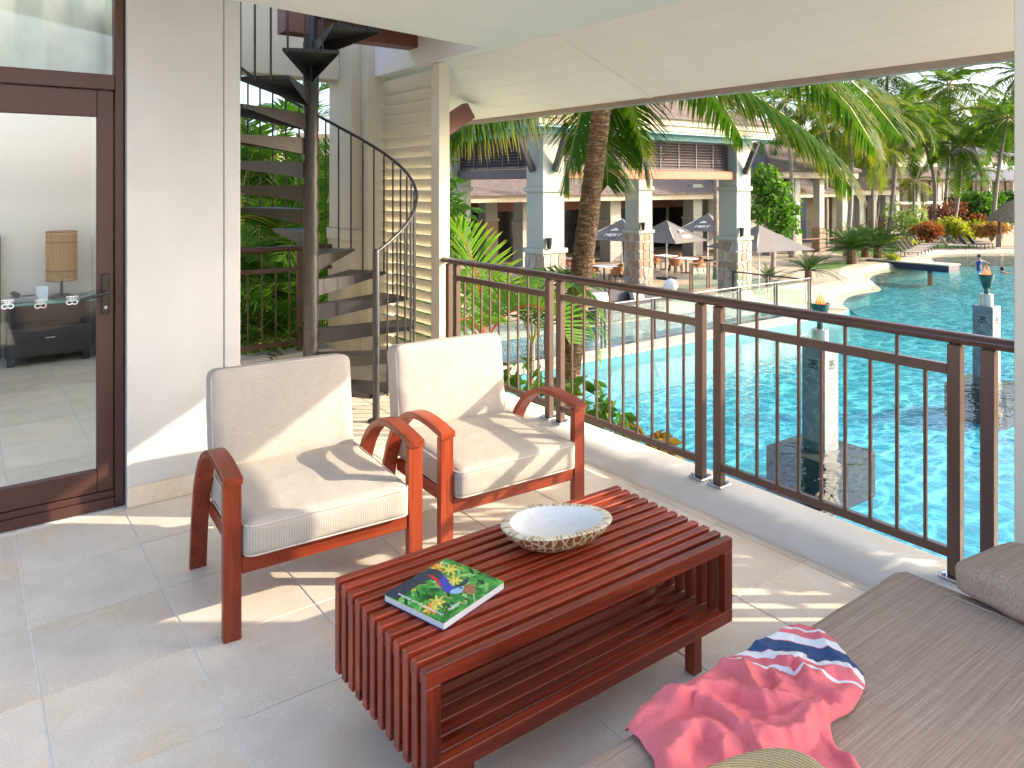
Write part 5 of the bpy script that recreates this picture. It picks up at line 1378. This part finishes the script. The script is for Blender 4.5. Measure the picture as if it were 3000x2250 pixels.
def put(l, p, rz, label, grp='sun loungers across the pool'):
    l.location = (p.x,p.y,G); l.rotation_euler = (0,0,rz); l['label'] = label; l['group'] = grp
A, B = gp(2640,752), gp(2692,728); first = None
words = ['nearest','second nearest','third','fourth','fifth','farthest']
for i in range(6):
    l = lounger(M['sling']) if first is None else copy_tree(first); first = first or l
    put(l, A+(B-A)*(i/5), -TH+R(-4), words[i]+' taupe lounger in the row of six on the lawn')
for i, (px, py) in enumerate(((2772,731),(2796,727))): put(copy_tree(first), gp(px,py), -TH+R(-8), ['left','right'][i]+' taupe lounger of the pair before red bushes')
fd = None
for i, (px, py) in enumerate(((2828,729),(2852,727))):
    l = lounger(M['slingd']) if fd is None else copy_tree(fd); fd = fd or l
    put(l, gp(px,py), -TH+R(-8), ['left','right'][i]+' dark blue lounger of the pair near the thatched hut')
hu = gp(2985,725); ht_ = thing('thatched_hut', 'round thatched hut with stone post at right picture edge', 'hut', (hu.x,hu.y,G))
m = MB(); na = 40
rg = random.Random(4); rows = [(2.1,1.95),(1.9,2.25),(1.35,2.75),(.75,3.2),(.1,3.65)]
vs = [((r_*(1+rg.uniform(-.02,.02)))*math.cos(2*math.pi*j/na), (r_*(1+rg.uniform(-.02,.02)))*math.sin(2*math.pi*j/na), z+rg.uniform(-.05,.03)) for r_, z in rows for j in range(na)]
m.add(vs, [(i*na+j,i*na+(j+1) % na,(i+1)*na+(j+1) % na,(i+1)*na+j) for i in range(len(rows)-1) for j in range(na)]).build('thatch_roof', simple('thatch', (.24,.17,.10), .95, 0, .4, 12, .9, 30, .05), ht_)
for a in (0,120,240): MB().box(-.18+1.2*math.cos(R(a)),.18+1.2*math.cos(R(a)),-.18+1.2*math.sin(R(a)),.18+1.2*math.sin(R(a)),0,.95).build('stone_post_foot', M['stone'], ht_); MB().lathe([(.12,0),(.10,1.6)], 10).build('post', M['beam'], ht_, (1.2*math.cos(R(a)),1.2*math.sin(R(a)),.951))

# ---- apartments
M['aptwall'] = simple('apartment_render', (.46,.40,.30), .85, 0, .04, .6); M['aptwhite'] = simple('apartment_white', (.56,.54,.49), .85)
def hip(m, x0, x1, y0, y1, z, h, ins=None):
    w_ = min(x1-x0, y1-y0)/2; q = w_ if ins is None else ins
    a = [(x0,y0,z),(x1,y0,z),(x1,y1,z),(x0,y1,z)]; b = [(x0+q,y0+q,z+h),(x1-q,y0+q,z+h),(x1-q,y1-q,z+h),(x0+q,y1-q,z+h)]; c_ = [(x,y,z-.18) for x,y,_ in a]
    return m.add(a+b+c_, [(i,(i+1) % 4,4+(i+1) % 4,4+i) for i in range(4)]+[(4,5,6,7),(11,10,9,8)]+[(8+i,8+(i+1) % 4,(i+1) % 4,i) for i in range(4)])
def apartment(p, rz, w_, label, roofmat, nb=4):
    t = thing('apartment_building', label, 'building', (p.x,p.y,G), rz, 'apartment buildings behind the pool')
    MB().box(-w_/2,w_/2,1.6,9,0,2.5).build('ground_storey', M['aptwall'], t); MB().cbox(-w_/2,w_/2,0,9,2.501,2.80,.02).build('balcony_slab', M['aptwhite'], t); MB().box(-w_/2,w_/2,1.6,9,2.801,5.1).build('first_storey', M['aptwall'], t)
    bay = w_/nb
    for i in range(nb+1): MB().cbox(-w_/2+i*bay-.28,-w_/2+i*bay+.28,-.12,.5,0,2.5,.02).build('pier', M['aptwhite'], t); MB().cbox(-w_/2+i*bay-.25,-w_/2+i*bay+.25,-.10,.4,2.801,5.1,.02).build('pier', M['aptwhite'], t)
    for i in range(nb):
        a = -w_/2+i*bay+.25
        for z in (.05, 2.82):
            f_ = MB().cbox(a+.25,a+bay-.75,1.5,1.599,z,z+2.15,.01).build('window', M['frame'], t); MB().box(a+.33,a+bay-.83,1.46,1.499,z+.08,z+2.07).build('pane', M['darkglass'], f_)
        r_ = MB().box(a,a+bay-.5,-.02,.02,3.72,3.80).build('balcony_railing', M['stair'], t)
        m = MB(); [m.box(a+.1+k*.14,a+.12+k*.14,-.01,.01,2.81,3.719) for k in range(int((bay-.7)/.14))]; m.build('balusters', M['stair'], r_)
    hip(MB(), -w_/2-.7, w_/2+.7, -.9, 9.6, 5.28, 1.3, 2.2).build('mid_roof', roofmat, t)
    MB().cbox(-w_*.25, w_*.5-1, 1.4, 8.6, 6.0, 7.0, .03).build('parapet', M['aptwhite'], t)
    MB().box(-w_*.12, w_*.40-1, 2.2, 8, 7.001, 8.3).build('penthouse', M['aptwall'], t)
    for i in range(3): MB().cbox(-w_*.10+i*1.7, -w_*.10+i*1.7+.35, 1.9, 2.199, 7.001, 8.1, .02).build('penthouse_post', M['aptwhite'], t)
    hip(MB(), -w_*.12-.7, w_*.40-.3, 1.5, 8.7, 8.48, 1.3).build('upper_roof', roofmat, t)
    return t
def bp_(px, d): p = at(px, 544, d); p.z = G; return p
apartment(bp_(2690, 80), R(-14), 12.5, 'cream apartment building with brown roofs behind the bright bushes', M['shingle'], 4)
apartment(bp_(2935, 92), R(-18), 12.0, 'cream apartment building with grey roof at right edge', simple('slate_roof', (.10,.10,.13), .8), 3)
apartment(bp_(2480, 96), R(-12), 14, 'white apartment building glimpsed behind the arcade roofs', M['shingle'], 4)
def arcade(p, rz, w_, dep, eave, ridge, ncol, label, stone=True):
    t = thing('arcade', label, 'arcade', (p.x,p.y,G), rz, 'roofed garden arcades')
    hip(MB(), -w_/2-.6, w_/2+.6, -.6, dep+.6, eave, ridge-eave).build('roof', M['shingle'], t)
    MB().cbox(-w_/2-.45,w_/2+.45,-.45,dep+.45,eave-.62,eave-.181,.02).build('fascia', M['fasciap'], t)
    for i in range(ncol):
        x = -w_/2+.35+i*(w_-.7)/(ncol-1)
        for y in (.3, dep-.3):
            MB().box(x-.32,x+.32,y-.32,y+.32,0,1.6).build('stone_foot', M['stone'], t); MB().cbox(x-.26,x+.26,y-.26,y+.26,1.601,eave-.62,.02).build('column', M['paint'], t)
    MB().box(-w_/2+.7,w_/2-.7,dep-.35,dep-.25,.02,eave-.63).build('back_wall', simple('ochre_wall', (.52,.33,.14), .85), t)
    MB().cbox(-w_/2,w_/2,-.02,.02,.9,.96,.01).build('railing', M['fencebr'], t)
    return t
arcade(bp_(2545, 61), R(-8), 5.6, 4.5, 4.35, 5.6, 4, 'small tile-roofed arcade with ochre wall left of a palm trunk')
arcade(bp_(2375, 50), R(-6), 8.0, 6, 5.6, 7.4, 4, 'larger tile-roofed arcade behind the cycads and long frond')

# ---- background palms, trees, bushes
def gpd(px, d): return bp_(px, d)
def bg_palm(pxb, pxt, pyt, d, r0, key, n, sc, label, bend=0, seed=0, **k):
    b = bp_(pxb, d); t = at(pxt, pyt, d); bd_ = RT*bend
    return palm(b, t, r0, r0*.7, key, n, sc, label, bd_, 'barkg', seed, **k)
bg_palm(2599, 2628, 330, 60, .17, 'coco', 20, 1.3, 'coconut palm with trunk rising beside the small arcade', .2, 1)
bg_palm(2723, 2694, 385, 66, .18, 'coco', 20, 1.3, 'curved coconut palm in front of the cream apartments', .9, 2)
bg_palm(2788, 2816, 430, 64, .16, 'coco', 18, 1.15, 'coconut palm right of the curved one above magenta bush', .2, 3)
bg_palm(2907, 2952, 345, 62, .17, 'coco', 20, 1.3, 'leaning coconut palm near the thatched hut', -.2, 4)
bg_palm(2557, 2557, 440, 58, .14, 'cocoy', 14, 1.0, 'slim white-stemmed palm with yellow crown above the arcade', 0, 5)
bg_palm(2676, 2678, 528, 68, .13, 'cocoy', 9, .75, 'short yellow-green palm before the apartment balcony', 0, 6)
bg_palm(2480, 2490, 330, 48, .16, 'cocoy', 20, 1.35, 'yellow-green palm behind the long near frond', .2, 7)
bg_palm(2420, 2400, 250, 56, .17, 'coco', 20, 1.5, 'green palm crown above the arcade roof at left', .2, 8)
bg_palm(2560, 2600, 215, 66, .17, 'coco', 21, 1.55, 'tall palm crown touching the eave in the middle', .3, 9)
bg_palm(2760, 2780, 250, 74, .18, 'coco', 21, 1.55, 'tall distant palm high above the apartments', .3, 10)
bg_palm(3010, 2995, 215, 78, .18, 'coco', 20, 1.5, 'tall palm crown at the right picture edge under the eave', .2, 11)
bg_palm(2855, 2862, 505, 78, .14, 'coco', 12, .8, 'short palm before the grey-roofed apartments', 0, 12)
bg_palm(2320, 2300, 300, 47, .15, 'coco', 14, 1.1, 'palm crown behind the pavilion roof end', .2, 13)
bg_palm(2690, 2720, 300, 90, .18, 'cocoy', 20, 1.6, 'yellow-green palm crown behind the apartment roofs', .2, 14)
for i, px in enumerate((2098, 2122)):
    b = bp_(px, 36+i*2); palm(b, b+Vector((.1,.1,8.2)), .13, .10, 'coco', 11, .7, ['slim grey palm trunk','second slim grey palm trunk'][i]+' left of the pavilion end column', (0,0,0), 'barkg', 30+i, grp='slim palms in the courtyard')
M['bpale'] = leaf_mat('pale_bush_leaf', (.12,.22,.05), (.28,.36,.12), (.50,.52,.25)); M['bred'] = leaf_mat('red_bush_leaf', (.10,.06,.02), (.30,.07,.03), (.50,.16,.05)); M['bmag'] = leaf_mat('magenta_bush_leaf', (.05,.07,.02), (.22,.02,.04), (.50,.03,.10))
M['byel'] = leaf_mat('yellow_bush_leaf', (.14,.20,.02), (.34,.32,.03), (.62,.50,.06)); M['bpink'] = leaf_mat('coral_bush_leaf', (.10,.12,.03), (.36,.14,.06), (.58,.30,.16))
def bb(px, d, r_, h_, mt_, label, n=1400, size=.24, seed=0):
    rg = random.Random(seed); bl = [(rg.uniform(-.5,.5)*r_, rg.uniform(-.5,.5)*r_, h_*rg.uniform(.35,.72), r_*rg.uniform(.45,.7), r_*rg.uniform(.45,.7), h_*rg.uniform(.25,.34)) for _ in range(6)]
    bush(bp_(px, d), bl, n, size, M[mt_], label, .5, seed)
bb(2650, 60, 1.6, 3.6, 'bpale', 'pale yellow-green bush behind the row of six loungers', seed=1); bb(2718, 57, 1.3, 2.0, 'bred', 'orange-red bush behind the row of six loungers', seed=2)
bb(2772, 66, 1.9, 3.4, 'bmag', 'magenta flowering bush before the apartments', seed=3); bb(2775, 60, 1.3, 2.1, 'byel', 'yellow bush below the magenta bush', seed=4); bb(2815, 59, 1.0, 1.8, 'byel', 'small yellow bush right of the magenta bush', 900, seed=5)
bb(2905, 60, 1.5, 1.7, 'bpink', 'coral pink bush left of the thatched hut', seed=6); bb(2855, 62, 1.2, 1.7, 'byel', 'yellow-green bush behind the dark loungers', 1000, seed=7); bb(2640, 52, 1.0, 1.0, 'byel', 'low yellow-green bush at the foot of a palm', 800, .18, 8)
bb(2860, 68, 2.6, 4.6, 'broad', 'tall dark green shrubs right of the magenta bush', 2600, .40, 9); bb(2930, 70, 2.4, 4.4, 'broad', 'tall green shrubs behind the thatched hut', 2400, .40, 10); bb(2870, 65, 1.2, 2.2, 'bred', 'orange flowering shrub below the tall green shrubs', 900, seed=11)
bb(2520, 52, 1.2, 1.6, 'bpale', 'low green shrub inside the small arcade', 800, seed=12); bb(2620, 44, .6, .5, 'byel', 'grassy tuft on the pool bank', 300, .15, 13)
M['broadl'] = leaf_mat('light_broad_leaf', (.035,.105,.012), (.095,.20,.025), (.28,.36,.07))
br_ = bp_(2265, 37); bt_ = thing('broadleaf_tree', 'leafy green tree right of the pavilion end column', 'tree', br_)
MB().tube([(0,0,0),(.05,.02,1.4),(.1,.1,2.6),(.0,.2,4.0)], [.12,.10,.08,.04], 8).build('trunk', M['barkg'], bt_); MB().tube([(.05,.02,1.4),(.5,-.1,2.4),(.8,-.2,3.2)], [.06,.05,.02], 6).build('limb', M['barkg'], bt_)
leafcloud(MB(), [(0,.1,4.2,1.0,1.0,.8),(.6,-.1,3.3,.9,.9,.7),(-.6,.2,3.2,.8,.8,.7),(.2,-.4,2.5,.9,.8,.6),(-.2,.3,5.0,.8,.8,.6),(.9,.2,4.4,.6,.6,.5)], 1500, .32, .5, 5, .15).build('crown', M['broadl'], bt_, tipattr=True)
for i, (px, d_, h_, r_) in enumerate(((2330,78,9.5,3.4),(2450,84,11,4.0),(2570,104,16,5.5),(2700,106,17,5.8),(2830,112,17,6.0),(2950,118,18,6.2))):
    b_ = bp_(px, d_); rg = random.Random(i+200)
    t = thing('broadleaf_tree', ['dark tree behind the larger arcade roof','dark tree behind the small arcade','dark tree left of the cream apartments','dark tree above the apartment roofs','dark tree between the two apartment buildings','dark tree behind the grey-roofed apartments'][i], 'tree', b_, 0, 'dark trees behind the resort roofs')
    MB().tube([(0,0,0),(.2,.1,h_*.4),(.1,.2,h_*.8)], [.35,.28,.12], 8).build('trunk', M['barkg'], t)
    leafcloud(MB(), [(rg.uniform(-.7,.7)*r_, rg.uniform(-.7,.7)*r_, h_*rg.uniform(.5,.92), r_*rg.uniform(.4,.6), r_*rg.uniform(.4,.6), r_*rg.uniform(.3,.5)) for _ in range(10)], 3600, .70, .5, i+60, .3).build('crown', M['broad'], t, tipattr=True)
ft = bp_(2200, 70); tt = thing('tree_belt', 'dark green belt of trees far behind the garden roofs', 'tree belt', ft)
stuff(tt); del tt['category']
leafcloud(MB(), [(-45+i*5.5, rnd.uniform(-3,3)+40, 3.5+rnd.uniform(0,3), 4.0, 3.0, 4.0) for i in range(24)], 9000, 1.0, .5, 8).build('foliage', M['broad'], tt, tipattr=True)
def cycad(p, sc, n, label, key='cycad', seed=0):
    t = thing('cycad', label, 'cycad', p, 0, 'cycads on the pool bank'); MB().lathe([(.16*sc,0),(.14*sc,.5*sc)], 10).build('trunk', M['bark'], t); crown(t, key, (0,0,.48*sc), n, sc, 80, 5, seed)
cycad(bp_(2495, 43), 1.75, 40, 'large dark cycad on the pool bank, left of two', seed=1); cycad(bp_(2572, 45), 1.6, 36, 'dark cycad on the pool bank, right of two', seed=2); cycad(bp_(2368, 35), 1.1, 24, 'small cycad beside the short glass fence', seed=3)
cycad(bp_(2535, 47), 1.6, 32, 'dark cycad half hidden between two larger cycads', seed=4); cycad(bp_(2250, 33), .8, 16, 'small cycad under the right umbrella', seed=5)
# ---- swimmers
skin = simple('skin', (.36,.19,.12), .6); navy = simple('navy_rash_vest', (.012,.03,.20), .7); hair = simple('dark_hair', (.012,.009,.008), .7)
def skin_body(name, verts, edges, radii, mat, parent):
    me = bpy.data.meshes.new(name); me.from_pydata(verts, edges, []); me.materials.append(mat)
    o = bpy.data.objects.new(name, me); COL.objects.link(o); o.parent = parent
    o.modifiers.new('skin','SKIN'); sv = me.skin_vertices[0].data if me.skin_vertices else None
    if sv is None: me.attributes; 
    for i, r_ in enumerate(radii): sv[i].radius = (r_, r_)
    sv[0].use_root = True
    s_ = o.modifiers.new('sub','SUBSURF'); s_.levels = 2; s_.render_levels = 2
    return o
def person(px, py, verts, edges, radii, label, vest):
    p = gp(px, py, WZ); t = thing('person', label, 'person', (p.x,p.y,WZ), -TH)
    skin_body('body', verts, edges, radii, skin, t); return t
V = [(0,0,-.25),(0,0,.05),(0,0,.30),(0,0,.40),(0,0,.47),(0,0,.60),(-.16,0,.36),(-.40,-.02,.22),(-.62,-.04,.06),(.16,0,.36),(.38,-.02,.26),(.62,-.04,.16)]
Ed = [(0,1),(1,2),(2,3),(3,4),(4,5),(2,6),(6,7),(7,8),(2,9),(9,10),(10,11)]
pr = person(2869, 782, V, Ed, [.11,.12,.12,.05,.075,.085,.05,.04,.03,.05,.04,.03], 'child in navy swim shirt standing in the pool with arms spread', navy)
MB().lathe([(.115,-.22),(.135,.0),(.15,.22),(.155,.32),(.09,.39)], 16, sy=.75).build('swim_shirt', navy, pr, smooth=60)
MB().lathe([(.05,.72),(.09,.70),(.105,.62),(.10,.56)][::-1], 14).build('hair', hair, pr, smooth=60)
V2 = [(0,0,-.10),(0,0,-.04),(0,0,.02),(0,0,.16),(.20,0,-.05),(.45,.05,-.06)]
p2 = person(2937, 797, V2, [(0,1),(1,2),(2,3),(0,4),(4,5)], [.13,.10,.06,.10,.06,.04], 'swimmer with only dark-haired head and shoulder above the water', navy)
MB().lathe([(.105,.10),(.115,.16),(.09,.25),(.03,.28)], 14).build('hair', hair, p2, smooth=60)
# ---- hills
m = MB(); nx = 60; vs = []
for i in range(nx+1):
    u = i/nx; c_ = at(1200+2600*u, 544, 1100); hh = 95+70*mnoise.noise(Vector((u*4,0,3)))+30*mnoise.noise(Vector((u*13,2,3)))
    vs += [(c_.x,c_.y,G-1), (c_.x*1.12,c_.y*1.12,hh*.6), (c_.x*1.3,c_.y*1.3,hh)]
m.add(vs, [(3*i+j,3*i+3+j,3*i+4+j,3*i+1+j)[::-1] for i in range(nx) for j in range(2)])
struct(m.build('hills', simple('forest_hill', (.06,.10,.09), .95, 0, .3, .02), smooth=80))
